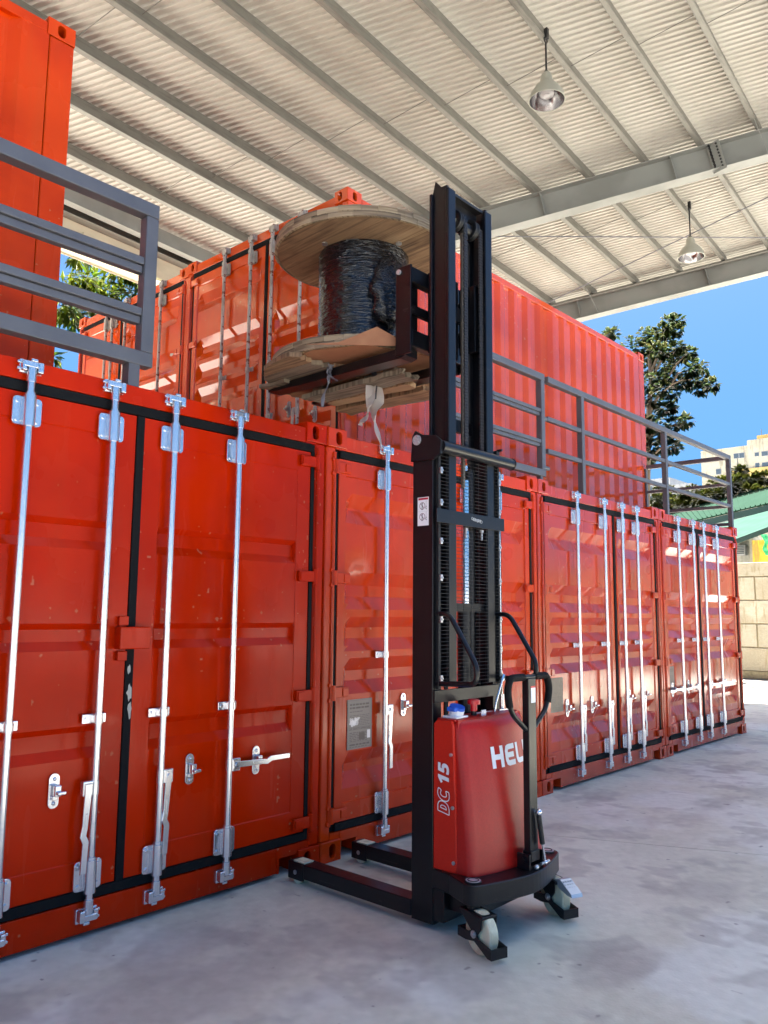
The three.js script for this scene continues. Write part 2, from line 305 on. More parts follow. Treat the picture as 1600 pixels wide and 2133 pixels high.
// ---------------------------------------------------------------- shed roof
const RU = V(0.99816, -0.01549, -0.05864), RW = V(-0.06059, -0.21233, -0.97532), RN = V(0.00266, 0.97707, -0.21288), RK = -0.47, RD = 8;
const roofPt = (A, b, h = 0) => CAM.clone().addScaledVector(RN, RD + h).addScaledVector(RU, A + RK * b).addScaledVector(RW, b);   // A is the bay coordinate, b runs down to the rear eave
const B0 = -1.0, B1 = 9.12, A0 = -15.12, A1 = 17.42;
const roof = thing('shed_roof', 'open shed roof of white corrugated sheets on grey steel purlins and beams', 'roof');
{
  const sheetW = 1.13, nr = 11, pitch = sheetW / nr, prof = [];
  for (let i = 0; i < nr; i++) for (const [t, h] of [[0, 0], [0.52, 0], [0.60, -0.012], [0.66, -0.026], [0.80, -0.026], [0.86, -0.012], [0.94, 0]]) prof.push([(i + t) * pitch, h]);
  prof.push([sheetW + 0.012, 0]);
  for (let s = 0; ; s++) {
    const a0 = 9.56 - 22 * sheetW + s * sheetW; if (a0 > A1 - 0.3) break;
    const lift = (s % 2) * 0.004 + 0.206, pos = [], idx = [];
    const thick = 0.0012;
    for (const top of [0, 1]) for (const [x, h] of prof) for (const b of [B0, B1]) { const p = roofPt(Math.min(a0 + x, A1), b, lift + h + top * thick); pos.push(p.x, p.y, p.z); }
    const n = prof.length;
    for (const top of [0, 1]) for (let i = 0; i < n - 1; i++) {
      const o = top * n * 2, p = o + i * 2, q = p + 1, r = p + 2, t = p + 3;
      top ? idx.push(p, r, q, q, r, t) : idx.push(p, q, r, q, t, r);
    }
    for (const i of [0, n - 1]) { const p = i * 2, o = n * 2; idx.push(p, p + o, p + 1, p + 1, p + o, p + 1 + o); }
    let g = new THREE.BufferGeometry(); g.setAttribute('position', new THREE.Float32BufferAttribute(pos, 3)); g.setIndex(idx);
    g = g.toNonIndexed(); g.computeVertexNormals(); g = toCreasedNormals(g, 0.7);
    part('roof_sheet', g, M.roofSheet, roof);
  }
  // C purlins: web towards the yard, flanges towards the rear eave
  const dir = RU;
  const cpurlin = (b, a0, a1) => {
    const t = 0.004, hgt = 0.18, fl = 0.062, q = [];
    const p = (aAbs, bb, h) => { const v = CAM.clone().addScaledVector(RN, RD + h).addScaledVector(RU, aAbs).addScaledVector(RW, bb); return [v.x, v.y, v.z]; };
    const e0 = a0 + RK * b, e1 = a1 + RK * b;
    q.push(beam(p(e0, b, hgt / 2), p(e1, b, hgt / 2), t, hgt, RN));
    q.push(beam(p(e0, b + fl / 2, t / 2), p(e1, b + fl / 2, t / 2), fl, t, RN));
    q.push(beam(p(e0, b + fl / 2, hgt - t / 2), p(e1, b + fl / 2, hgt - t / 2), fl, t, RN));
    q.push(beam(p(e0, b + fl, 0.012), p(e1, b + fl, 0.012), t, 0.022, RN));
    return q;
  };
  for (let k = 0; k < 12; k++) part('purlin', cpurlin(8.0 - 0.782 * k, A0, A1 - 0.15), M.purlin, roof);
  // sag rods between purlins
  for (let k = 0; k < 11; k++) for (const A of [3.85, 7.1, 10.1, 14.6]) {
    const b = 8.0 - 0.782 * k, p = roofPt(A + 0.06, b, 0.09), q = roofPt(A - 0.16, b - 0.782, 0.12);
    part('sag_rod', cyl([p.x, p.y, p.z], [q.x, q.y, q.z], 0.006, 6), M.purlin, roof);
  }
  // welded I-beam rafters
  const rafter = (A, b0, b1, depth, fw, stiff) => {
    const t = 0.01, q = [], pt = (b, h, off = 0) => { const v = roofPt(A + off, b, h); return [v.x, v.y, v.z]; };
    q.push(beam(pt(b0, -depth / 2), pt(b1, -depth / 2), t, depth - 0.024, RN));
    q.push(beam(pt(b0, -0.007), pt(b1, -0.007), fw, 0.012, RN));
    const r = part('rafter', q.concat([beam(pt(b0, -depth + 0.006), pt(b1, -depth + 0.006), fw, 0.012, RN)]), M.rafter, roof);
    for (const b of stiff) for (const s of [-1, 1]) {
      const p = pt(b, -depth / 2, s * fw * 0.27), d = RU.clone().multiplyScalar(fw * 0.21);
      part('stiffener', beam([p[0] - d.x, p[1] - d.y, p[2] - d.z], [p[0] + d.x, p[1] + d.y, p[2] + d.z], 0.008, depth - 0.03, RN), M.rafter, r);
    }
    return { r, pt };
  };
  const r1 = rafter(12.86, B0 + 0.1, 8.72, 0.46, 0.2, [4.05, 2.2, 0.2]);
  const r2 = rafter(17.12, B0 + 0.1, 8.72, 0.46, 0.2, [5.2, 2.9, 1.0, -1]);
  rafter(3.6 - 9.6, B0 + 0.1, 8.72, 0.46, 0.2, [4, 0]);
  // bolted splice on the nearer beam: end plates and bolt heads
  {
    const b = 1.62, q = [];
    for (let i = 0; i < 8; i++) for (const s of [-1, 1]) { const p = r1.pt(b + s * 0.05, -0.03 - i * 0.058, -0.04), e = r1.pt(b + s * 0.05, -0.03 - i * 0.058, -0.115); q.push(cyl(p, e, 0.016, 6)); }
    part('splice_bolts', q, M.blackDull, r1.r);
    const p = r1.pt(b, 0.02, -0.065), e = r1.pt(b, -0.5, -0.065);
    part('splice_plate', beam(p, e, 0.2, 0.03, RU), M.rafter, r1.r);
  }
  // fly braces from purlin to beam
  for (const [A, b, r] of [[12.86, 0.98, r1], [17.12, 4.88, r2]]) {
    const p = roofPt(A - 0.42, b, 0.0), e = roofPt(A - 0.05, b, -0.43);
    part('fly_brace', beam([p.x, p.y, p.z], [e.x, e.y, e.z], 0.05, 0.006, RW), M.rafter, roof);
  }
  // crossed wind-brace rods in the end bay
  for (const [a, c] of [[[16.9, 5.9], [14.4, 0.4]], [[13.0, 5.95], [17.0, 0.9]]]) {
    const p = roofPt(a[0], a[1], -0.06), e = roofPt(c[0], c[1], -0.06);
    part('brace_rod', cyl([p.x, p.y, p.z], [e.x, e.y, e.z], 0.011, 8), M.rail, roof);
  }
  // conduit that runs along the far beam
  { const p = roofPt(16.98, 8.2, -0.05), e = roofPt(16.98, -0.9, -0.05); part('conduit', cyl([p.x, p.y, p.z], [e.x, e.y, e.z], 0.03, 8), M.purlin, roof); }
  // rear eave: edge beam, fascia with joints and box gutter
  const run = (b, h, w, hh, mat, name) => { const a = CAM.clone().addScaledVector(RN, RD).addScaledVector(RU, A0 - RK * -b * 0 + RK * b).addScaledVector(RW, b).add(V(0, h, 0)), c = a.clone().addScaledVector(RU, A1 - A0 - 0.1); return part(name, beam([a.x, a.y, a.z], [c.x, c.y, c.z], w, hh), mat, roof); };
  run(8.74, 0.02, 0.012, 0.26, M.rafter, 'eave_beam');
  run(8.74, -0.105, 0.14, 0.012, M.rafter, 'eave_beam_flange');
  run(9.10, -0.24, 0.01, 0.33, M.gutter, 'gutter_front');
  run(9.085, 0.06, 0.01, 0.28, M.purlin, 'eave_closure');
  run(9.26, -0.41, 0.32, 0.008, M.gutter, 'gutter_base');
  run(9.42, -0.26, 0.008, 0.30, M.gutter, 'gutter_back');
  run(9.06, -0.08, 0.30, 0.008, M.purlin, 'eave_soffit');
  for (let A = -14; A < 16; A += 1.27) {
    const c = CAM.clone().addScaledVector(RN, RD).addScaledVector(RU, A + RK * 9.1).addScaledVector(RW, 9.09).add(V(0, -0.30, 0));
    part('gutter_strap', box(c.x, c.y, c.z + 0.012, 0.035, 0.24, 0.02), M.gutter, roof);
  }
  // columns far outside the picture that carry the roof
  for (const [A, b] of [[12.86, -0.8], [17.12, -0.8], [-6, -0.8], [17.12, 8.6], [-6, 8.6]]) {
    const p = roofPt(A, b, -0.46);
    part('column', [box(p.x, p.y / 2, p.z, 0.2, p.y, 0.012), box(p.x - 0.1, p.y / 2, p.z, 0.012, p.y, 0.2), box(p.x + 0.1, p.y / 2, p.z, 0.012, p.y, 0.2)], M.rafter, roof);
  }
}

// ================================================================ CONTAINERS
function castingGeo(side) {                               // corner fitting: oval holes on the end face and on one side face
  const w = 0.162, h = 0.118, d = 0.178, t = 0.02, q = [];
  const rect = (a, b) => new THREE.Shape([[0, 0], [a, 0], [a, b], [0, b]].map(p => new THREE.Vector2(...p)));
  const f = rect(w, h); f.holes.push(ovalPath(side < 0 ? 0.092 : w - 0.092, h / 2, 0.05, 0.082));
  q.push(new THREE.ExtrudeGeometry(f, { depth: t, bevelEnabled: true, bevelSize: 0.004, bevelThickness: 0.004, bevelOffset: -0.004, bevelSegments: 2, curveSegments: 8 }).translate(0, 0, -t));
  const s = rect(d, h); s.holes.push(ovalPath(0.09, h / 2, 0.05, 0.082));
  const sg = new THREE.ExtrudeGeometry(s, { depth: t, bevelEnabled: true, bevelSize: 0.004, bevelThickness: 0.004, bevelOffset: -0.004, bevelSegments: 2, curveSegments: 8 });
  if (side < 0) q.push(sg.rotateY(-Math.PI / 2).translate(t, 0, -d)); else q.push(sg.rotateY(Math.PI / 2).translate(w - t, 0, 0));
  q.push(b2(0.002, w - 0.002, 0, t, -d, -t), b2(0.002, w - 0.002, h - t, h, -d, -t), b2(0.002, w - 0.002, t, h - t, -d, -d + t));
  q.push(side < 0 ? b2(w - t, w - 0.001, t, h - t, -d + t, -t) : b2(0.001, t, t, h - t, -d + t, -t));
  return ready(q);
}
const CAST_L = castingGeo(-1), CAST_R = castingGeo(1);
// door leaf as a pressed sheet inside a flush frame
function doorGeo(w, y0, y1, grooves, o) {
  const fr = o.frame, pd = o.pd, gd = o.gd, tp = o.taper;
  const xs = new Set([0, fr, fr + 0.006, w - fr, w - fr - 0.006, w]), ys = new Set([y0, y0 + o.rail, y0 + o.rail + 0.006, y1 - o.rail, y1 - o.rail - 0.006, y1]);
  const gx0 = fr + o.margin, gx1 = w - fr - o.margin;
  for (const x of [gx0, gx0 + tp, gx1 - tp, gx1]) xs.add(x);
  for (let i = 1; i < 16; i++) xs.add(gx0 + tp + (gx1 - gx0 - 2 * tp) * i / 16);
  for (const g of grooves) for (const y of g) ys.add(y);
  for (let i = 1; i < 34; i++) { const y = y0 + (y1 - y0) * i / 34; if (![...ys].some(v => Math.abs(v - y) < 0.012)) ys.add(y); }
  const X = [...xs].sort((a, b) => a - b), Y = [...ys].sort((a, b) => a - b);
  const tr = (v, a, b, c, d) => v <= a || v >= d ? 0 : v < b ? (v - a) / (b - a) : v > c ? (d - v) / (d - c) : 1;
  const depth = (x, y) => {
    let z = 0;
    if (x > fr + 0.003 && x < w - fr - 0.003 && y > y0 + o.rail + 0.003 && y < y1 - o.rail - 0.003) {
      z = -pd;
      const ex = tr(x, gx0, gx0 + tp, gx1 - tp, gx1);
      for (const g of grooves) z -= gd * ex * tr(y, g[3], g[2], g[1], g[0]);
      z += 0.0022 * (vn(x * 4 + o.s, y * 3.1, 999, 7) - 0.5);
      for (const dn of o.dents || []) z -= dn[3] * Math.exp(-((x - dn[0]) ** 2 + (y - dn[1]) ** 2 * 1.8) / (dn[2] * dn[2]));
    }
    return z;
  };
  const pos = [], idx = [], nx = X.length, ny = Y.length;
  for (let j = 0; j < ny; j++) for (let i = 0; i < nx; i++) pos.push(X[i], Y[j], depth(X[i], Y[j]));
  for (let j = 0; j < ny - 1; j++) for (let i = 0; i < nx - 1; i++) { const a = j * nx + i, b = a + 1, c = a + nx, d = c + 1; idx.push(a, b, d, a, d, c); }
  let g = new THREE.BufferGeometry(); g.setAttribute('position', new THREE.Float32BufferAttribute(pos, 3)); g.setIndex(idx);
  g = toCreasedNormals(g, 0.32);
  const t = 0.07;
  return [g, b2(0, w, y0, y1, -t - 0.01, -t), b2(0, 0.003, y0, y1, -t, -0.001), b2(w - 0.003, w, y0, y1, -t, -0.001), b2(0.003, w - 0.003, y0, y0 + 0.003, -t, -0.001), b2(0.003, w - 0.003, y1 - 0.003, y1, -t, -0.001)];
}
// pieces of the door gear, shared by all containers (bar axis at x = 0)
const BZ = 0.036;
const GEAR = {
  rod: ready([cyl([0, 0.20, BZ], [0, 2.44, BZ], 0.0165, 16)]),
  cam: (() => {                                            // forged claw at the end of a bar
    const q = [cyl([0, -0.012, BZ], [0, 0.05, BZ], 0.021, 14), cyl([0, 0.05, BZ], [0, 0.085, BZ], 0.0165, 14)];
    q.push(box(0, -0.028, BZ - 0.004, 0.082, 0.03, 0.034, 0.006), box(-0.034, -0.016, BZ + 0.002, 0.026, 0.052, 0.04, 0.007), box(0.035, -0.018, BZ - 0.004, 0.022, 0.046, 0.03, 0.006));
    q.push(box(0.046, -0.006, BZ - 0.016, 0.03, 0.012, 0.016, 0.003), box(0.046, -0.036, BZ - 0.016, 0.03, 0.012, 0.016, 0.003), box(-0.008, -0.05, BZ, 0.03, 0.014, 0.018, 0.004));
    q.push(box(0, -0.02, 0.012, 0.10, 0.062, 0.022, 0.004));
    return ready(q);
  })(),
  bearing: (() => {                                        // bracket that holds the bar near its ends
    const q = [cyl([0, -0.07, BZ], [0, 0.07, BZ], 0.027, 16), cyl([0, 0.07, BZ], [0, 0.082, BZ], 0.022, 14)];
    const wing = s => { const h = new THREE.Shape(), a = s * 0.02, b = s * 0.062; h.moveTo(a, -0.062); h.lineTo(b - s * 0.016, -0.062); h.quadraticCurveTo(b, -0.06, b, -0.045); h.lineTo(b, 0.045); h.quadraticCurveTo(b, 0.06, b - s * 0.016, 0.062); h.lineTo(a, 0.062); return extrude(h, 0.009, 0.003).translate(0, 0, 0.006); };
    q.push(wing(-1), wing(1), box(0, 0, 0.022, 0.046, 0.13, 0.03, 0.006), box(-0.026, 0, 0.02, 0.012, 0.10, 0.014, 0.004), box(0.026, 0, 0.02, 0.012, 0.10, 0.014, 0.004));
    for (const y of [-0.042, 0.042]) for (const x of [-0.045, 0.045]) q.push(cyl([x, y, 0.014], [x, y, 0.025], 0.009, 8));
    return ready(q);
  })(),
  guide: (() => { const q = [box(-0.035, 0, 0.008, 0.062, 0.044, 0.012, 0.004), box(0.034, 0, 0.008, 0.034, 0.044, 0.012, 0.004), cyl([0, -0.019, BZ], [0, 0.019, BZ], 0.0215, 14), box(0, 0, 0.02, 0.04, 0.036, 0.034, 0.004), cyl([-0.046, 0, 0.012], [-0.046, 0, 0.02], 0.009, 8)]; return ready(q); })(),
  hub: (() => { const q = [box(0.035, 0, BZ + 0.004, 0.05, 0.066, 0.03, 0.005), cyl([0.037, 0, BZ + 0.018], [0.037, 0, BZ + 0.028], 0.012, 10), cyl([0, -0.03, BZ], [0, 0.03, BZ], 0.0195, 12)]; return ready(q); })(),
  handle: (() => {                                         // cranked flat handle, hanging; pivot at the origin
    const q = [extrude([[-0.014, 0.02], [0.015, 0.02], [0.010, -0.08], [0.006, -0.17], [0.002, -0.20], [0.016, -0.226], [0.014, -0.36], [-0.008, -0.362], [-0.008, -0.234], [-0.022, -0.205], [-0.016, -0.16], [-0.016, -0.08]], 0.008, 0.0018)];
    q.push(box(0.002, -0.30, 0.006, 0.02, 0.12, 0.006, 0.002), box(-0.002, -0.14, 0.008, 0.012, 0.07, 0.008, 0.002));
    return ready(q);
  })(),
  keeper: (() => {
    const s = new THREE.Shape(); const p = ovalPath(0, 0, 0.046, 0.148).getPoints(8); s.setFromPoints(p);
    const q = [extrude(s, 0.006, 0.0015), box(0.004, 0.004, 0.028, 0.03, 0.05, 0.03, 0.006), box(0.012, -0.004, 0.05, 0.04, 0.016, 0.026, 0.005), box(0.0, -0.028, 0.016, 0.026, 0.02, 0.016, 0.004)];
    for (const y of [-0.052, 0.052]) q.push(new THREE.SphereGeometry(0.0095, 8, 6).scale(1, 1, 0.7).translate(0, y, 0.008));
    return ready(q);
  })(),
  hinge: (() => { const q = [box(-0.055, 0, 0.012, 0.125, 0.064, 0.016, 0.004), box(-0.085, 0, 0.02, 0.05, 0.05, 0.014, 0.004), cyl([0.012, -0.045, 0.014], [0.012, 0.045, 0.014], 0.016, 10), box(0.03, -0.045, 0.004, 0.03, 0.022, 0.022, 0.003), box(0.03, 0.045, 0.004, 0.03, 0.022, 0.022, 0.003)]; return ready(q); })(),
  hingeL: (() => { const q = [box(0.055, 0, 0.012, 0.125, 0.064, 0.016, 0.004), box(0.085, 0, 0.02, 0.05, 0.05, 0.014, 0.004), cyl([-0.012, -0.045, 0.014], [-0.012, 0.045, 0.014], 0.016, 10), box(-0.03, -0.045, 0.004, 0.03, 0.022, 0.022, 0.003), box(-0.03, 0.045, 0.004, 0.03, 0.022, 0.022, 0.003)]; return ready(q); })(),
};
// corrugated long side; x is the outer face, runs from z0 to z1
const SIDE = (() => {
  const pos = [], idx = [], y0 = 0.165, y1 = 2.485, out = -0.004, inn = -0.040, P = [];
  P.push([-0.165, out]); let z = -0.235;
  P.push([z, out]);
  while (z > -L + 0.45) { P.push([z - 0.068, inn], [z - 0.138, inn], [z - 0.206, out], [z - 0.278, out]); z -= 0.278; }
  P.push([-L + 0.165, out]);
  for (const [zz, x] of P) for (const y of [y0, y1]) pos.push(x, y, zz);
  for (let i = 0; i < P.length - 1; i++) { const a = i * 2; idx.push(a, a + 2, a + 3, a, a + 3, a + 1); }
  const g = new THREE.BufferGeometry(); g.setAttribute('position', new THREE.Float32BufferAttribute(pos, 3)); g.setIndex(idx);
  const f = toCreasedNormals(g, 0.3);
  return ready([f, b2(-0.06, -0.05, y0, y1, -L + 0.165, -0.165)]);
})();
const BAR_RIDGE = [[2.20, 2.112, 2.10, 2.01], [1.704, 1.622, 1.552, 1.470], [1.425, 1.357, 1.290, 1.212], [1.169, 1.090, 1.030, 0.950], [0.605, 0.528, 0.484, 0.392]];
const FLAT_RIDGE = [[1.866, 1.838, 1.772, 1.730], [1.388, 1.360, 1.306, 1.264], [0.924, 0.896, 0.826, 0.780]];
function cscPlate(c) {                                    // data plate print
  const k = document.createElement('canvas'); k.width = 256; k.height = 360; const x = k.getContext('2d');
  x.fillStyle = '#8a7d74'; x.fillRect(0, 0, 256, 360);
  x.fillStyle = '#5d5049'; x.font = 'bold 21px sans-serif'; x.textAlign = 'center';
  x.fillText('CSC SAFETY APPROVAL', 128, 222); x.font = 'bold 18px sans-serif';
  x.strokeStyle = '#6a5d55'; x.lineWidth = 2;
  let s = 99 + c; const r = () => { s = (s * 1664525 + 1013904223) >>> 0; return s / 4294967296; };
  const words = (y, n, w0, h) => { let px = 24; for (let i = 0; i < n && px < 220; i++) { const w = w0 * (0.5 + r()); x.fillRect(px, y, Math.min(w, 230 - px), h); px += w + 7; } };
  x.fillStyle = '#63564e'; if (c === 1) { x.fillStyle = '#8a7d6c'; x.fillRect(0, 0, 256, 360); for (let i = 0; i < 60; i++) { x.globalAlpha = 0.2; x.fillStyle = i % 2 ? '#6e6254' : '#a39684'; x.beginPath(); x.ellipse(r() * 256, r() * 360, 6 + r() * 26, 4 + r() * 14, r() * 3, 0, 7); x.fill(); } x.globalAlpha = 1; } else { words(32, 6, 30, 13); words(56, 5, 36, 13); words(88, 5, 22, 5);
  for (let y = 116; y < 196; y += 12) words(y, 8, 20, 4);
  for (let y = 240; y < 306; y += 12) words(y, 6, 24, 5);
  x.fillRect(120, 246, 62, 52); words(322, 5, 40, 13); words(342, 6, 24, 5); }
  x.strokeRect(8, 8, 240, 344); x.beginPath(); x.moveTo(10, 202); x.lineTo(246, 202); x.moveTo(10, 312); x.lineTo(246, 312); x.stroke();
  if (!c) { x.fillStyle = '#e6dcd6'; for (let i = 0; i < 26; i++) { x.beginPath(); x.ellipse(30 + r() * 88, 140 + r() * 46, 8 + r() * 9, 5 + r() * 14, -0.6, 0, 7); x.globalAlpha = 0.65; x.fill(); } x.globalAlpha = 1; x.fillRect(206, 232, 34, 60); }
  const t = new THREE.CanvasTexture(k); t.colorSpace = THREE.SRGBColorSpace;
  return new THREE.MeshStandardMaterial({ map: t, roughness: 0.45, metalness: 0.3 });
}
const PLATE = [cscPlate(0), cscPlate(1), cscPlate(2)];
function container(o) {
  const c = thing('shipping_container', o.label, 'container', o.pos, o.ry || 0, o.group);
  const m = o.mat, bm = o.barMat || M.zinc, add = (n, g, mm = m, p = c) => part(n, g, mm, p);
  // corner fittings
  for (const y of [0, H - 0.118]) {
    add('corner_casting', CAST_L).position.set(0, y, 0.008);
    add('corner_casting', CAST_R).position.set(W - 0.162, y, 0.008);
    const a = add('corner_casting', CAST_R); a.rotation.y = Math.PI; a.position.set(0.162, y, -L);
    const b = add('corner_casting', CAST_L); b.rotation.y = Math.PI; b.position.set(W, y, -L);
  }
  for (const x of [0, 1]) {
    const s = x ? -1 : 1, X = x ? W : 0, ord = (a, b) => x ? [W - b, W - a] : [a, b];
    let [a, b] = ord(0, 0.078); add('corner_post', [b2(a, b, 0.118, H - 0.118, -0.16, 0, 0.012), cyl([X + s * 0.062, 0.2, 0.004], [X + s * 0.062, H - 0.15, 0.004], 0.012, 8)]);
    [a, b] = ord(0, 0.1); add('corner_post', b2(a, b, 0.118, H - 0.118, -L, -L + 0.16, 0.012));
    [a, b] = ord(0, 0.05); add('bottom_rail', b2(a, b, 0.03, 0.168, -L + 0.178, -0.178));
    [a, b] = ord(0.001, 0.06); add('top_rail', b2(a, b, 2.48, 2.55, -L + 0.178, -0.178, 0.006));
    const sp = add('side_panel', SIDE);
    if (x) sp.position.set(W, 0, 0); else { sp.rotation.y = Math.PI; sp.position.set(0, 0, -L); }
    [a, b] = ord(0.088, 0.113); add('door_gasket', b2(a, b, 0.165, 2.455, -0.06, -0.012 + 0.012 * x), M.rubber);
  }
  add('end_wall', b2(0.1, W - 0.1, 0.12, 2.53, -L + 0.04, -L + 0.08));
  add('roof_panel', b2(0.06, W - 0.06, 2.53, 2.54, -L + 0.1, -0.1));
  add('floor_panel', b2(0.05, W - 0.05, 0.12, 0.15, -L + 0.1, -0.1));
  // header and sill with lifting notches beside the fittings
  add('door_header', [b2(0.162, W - 0.162, 2.462, 2.556, -0.12, 0.001, 0.006), b2(0.078, 0.162, 2.462, 2.4725, -0.12, -0.002), b2(W - 0.162, W - 0.078, 2.462, 2.4725, -0.12, -0.002)]);
  add('door_sill', [b2(0.31, W - 0.31, 0.022, 0.158, -0.12, 0.001, 0.005), b2(0.162, 0.31, 0.1, 0.158, -0.12, 0.001), b2(W - 0.31, W - 0.162, 0.1, 0.158, -0.12, 0.001), b2(0.078, 0.162, 0.1185, 0.158, -0.12, -0.002), b2(W - 0.162, W - 0.078, 0.1185, 0.158, -0.12, -0.002), b2(0.296, 0.31, 0.022, 0.1, -0.12, 0.004), b2(W - 0.31, W - 0.296, 0.022, 0.1, -0.12, 0.004)]);
  add('door_gasket', b2(0.113, W - 0.113, 2.411, 2.459, -0.06, 0.005, 0.004), M.rubber);
  add('door_gasket', b2(0.113, W - 0.113, 0.163, 0.207, -0.06, 0.006, 0.004), M.rubber);
  add('door_gasket', b2(o.seam - 0.021, o.seam + 0.021, 0.207, 2.411, -0.06, 0.002, 0.003), M.rubber);
  // two door leaves with their gear
  const flat = o.style === 'flat', gr = flat ? FLAT_RIDGE : BAR_RIDGE, y0 = 0.21, y1 = 2.408;
  const spec = s => ({ frame: flat ? 0.098 : 0.06, rail: flat ? 0.118 : 0.10, pd: flat ? 0.005 : 0.010, gd: flat ? 0.026 : 0.042, taper: flat ? 0.006 : 0.055, margin: flat ? 0.004 : 0.012, s, dents: o.dents && s < 50 ? o.dents : null });
  const leaves = [];
  for (const [a, b, s] of [[0.115, o.seam - 0.023, 1 + o.pos[0]], [o.seam + 0.023, W - 0.115, 60 + o.pos[0]]]) {
    const d = part('door', doorGeo(b - a, y0, y1, gr, spec(s)), m, c); d.position.set(a, 0, -0.006); leaves.push([d, a, b]);
    const left = a < 1;
    for (const y of [2.35, 1.66, 0.97, 0.26]) { const h = part('hinge', left ? GEAR.hingeL : GEAR.hinge, m, d); h.position.set(left ? -0.028 : b - a + 0.028, y, 0.004); }
  }
  o.bars.forEach((x, i) => {
    const [d, a] = i < 2 ? leaves[0] : leaves[1], lx = x - a, put = (n, g, y, mm = bm) => { const e = part(n, g, mm, d); e.position.set(lx, y, 0.006); return e; };
    put('lock_bar', GEAR.rod, 0);
    const t = put('lock_cam', GEAR.cam, 2.515); t.rotation.z = Math.PI; t.position.y = 2.5;
    put('lock_cam', GEAR.cam, 0.125);
    put('bar_bearing', GEAR.bearing, 2.32); put('bar_bearing', GEAR.bearing, 0.272);
    for (const y of o.guides || [1.185]) put('bar_guide', GEAR.guide, y);
    const hy = (o.hubY || 0.655), mode = o.handles[i];
    if (mode) {
      const right = (mode === 'right') || (mode === 'down' && (o.downSide ? o.downSide[i] > 0 : i % 2 === 0));
      const hub = put('handle_hub', GEAR.hub, hy); if (!right) hub.rotation.y = Math.PI, hub.position.z = 0.006 + 2 * BZ;
      const h = part('door_handle', GEAR.handle, bm, d);
      h.position.set(lx + (right ? 0.037 : -0.037), hy, 0.006 + BZ + 0.012);
      if (mode === 'right') h.rotation.z = Math.PI / 2; else if (mode === 'left') h.rotation.z = -Math.PI / 2; else h.rotation.z = (rnd() - 0.5) * 0.06;
    }
  });
  for (const [x, y] of o.keepers || []) { const [d, a] = x < o.seam ? leaves[0] : leaves[1]; part('handle_keeper', GEAR.keeper, bm, d).position.set(x - a, y, flat ? 0.001 : -0.008); }
  if (o.plate) { const [x0, x1, p0, p1, k] = o.plate, [d, a] = leaves[0]; const g = box(0, 0, 0, x1 - x0, p1 - p0, 0.004); part('data_plate', g, PLATE[k], d, true).position.set((x0 + x1) / 2 - a, (p0 + p1) / 2, -0.006); }
  for (const [fx, fy, fz, sc, sd] of o.flakes || []) { const [d, a] = fx < o.seam ? leaves[0] : leaves[1], P = []; for (let k = 0; k < 12; k++) { const t = k / 12 * 6.283, q = sc * (0.6 + 0.8 * vn(k * 1.7 + sd, 3, 999, sd)); P.push([q * 0.42 * Math.cos(t) * (sd > 5 ? 2.4 : 1), q * 1.5 * Math.sin(t) * (sd > 5 ? 0.35 : 1)]); } part('paint_chip', extrude(P, 0.0012), M.flake, d).position.set(fx - a, fy, fz); }
  if (o.lockBox) { const [d, a] = leaves[0]; part('lock_box', [box(o.lockBox - a, 1.32, 0.03, 0.16, 0.105, 0.06, 0.006), box(o.lockBox - a - 0.045, 1.40, 0.012, 0.05, 0.045, 0.024, 0.004), box(o.lockBox - a - 0.045, 1.235, 0.012, 0.05, 0.045, 0.024, 0.004)], m, d); }
  return c;
}
const X0 = { A: -2.438, B: 0.0154, C: 2.469, D: 4.922 };
container({ label: 'deep red shipping container nearest the camera, doors with three shallow grooves', pos: [X0.A, 0, 0], mat: M.redDeep, style: 'flat', seam: 1.175, bars: [0.604, 1.009, 1.348, 1.757], handles: [null, 'down', 'down', 'right'], downSide: [0, -1, 1, 1], keepers: [[0.836, 0.659], [1.538, 0.659], [1.962, 0.65]], guides: [0.957], lockBox: 1.17, flakes: [[1.178, 1.06, 0.0085, 0.028, 1], [1.184, 0.985, 0.0085, 0.026, 2], [1.172, 1.17, 0.0085, 0.016, 3]] });
container({ label: 'red shipping container standing right behind the pallet stacker mast', pos: [X0.B, 0, 0], mat: M.red, style: 'ridged', seam: 1.20, bars: [0.515, 1.02, 1.42, 1.82], handles: ['down', 'down', 'down', 'down'], downSide: [1, -1, 1, -1], keepers: [[0.744, 0.85], [0.95, 0.66], [1.6, 0.84]], hubY: 0.838, plate: [0.222, 0.442, 0.616, 0.916, 0], dents: [[0.17, 1.7, 0.1, 0.016]] });
container({ label: 'red shipping container third along, handles hanging down and a blank plate', pos: [X0.C, 0, 0], mat: M.redGloss, style: 'ridged', seam: 1.40, bars: [0.615, 1.138, 1.51, 1.84], handles: ['down', 'down', 'down', 'down'], downSide: [1, 1, 1, 1], keepers: [[0.452, 0.656], [0.90, 0.65], [1.655, 0.662], [2.0, 0.674]], hubY: 0.64, plate: [0.165, 0.385, 0.636, 0.918, 1] });
container({ label: 'red shipping container at the far right end of the ground row', pos: [X0.D, 0, 0], mat: M.redGloss, style: 'ridged', seam: 1.09, bars: [0.435, 0.865, 1.187, 1.61], handles: ['left', 'left', 'right', 'right'], keepers: [[0.24, 0.668], [0.68, 0.674], [1.30, 0.68], [1.75, 0.676]], hubY: 0.668, plate: [0.14, 0.30, 0.64, 0.912, 2] });
container({ label: 'deep red shipping container left of the picture under the upper left one', pos: [X0.A - W - 0.016, 0, 0], mat: M.redDeep, style: 'flat', seam: 1.2, bars: [0.594, 0.998, 1.39, 1.80], handles: ['left', 'left', 'right', 'right'], keepers: [[0.40, 0.659], [0.80, 0.659], [1.6, 0.659], [2.0, 0.65]], guides: [0.957] });
const ZF = -1.1875, XF = 1.3477, UP = H + 0.004;
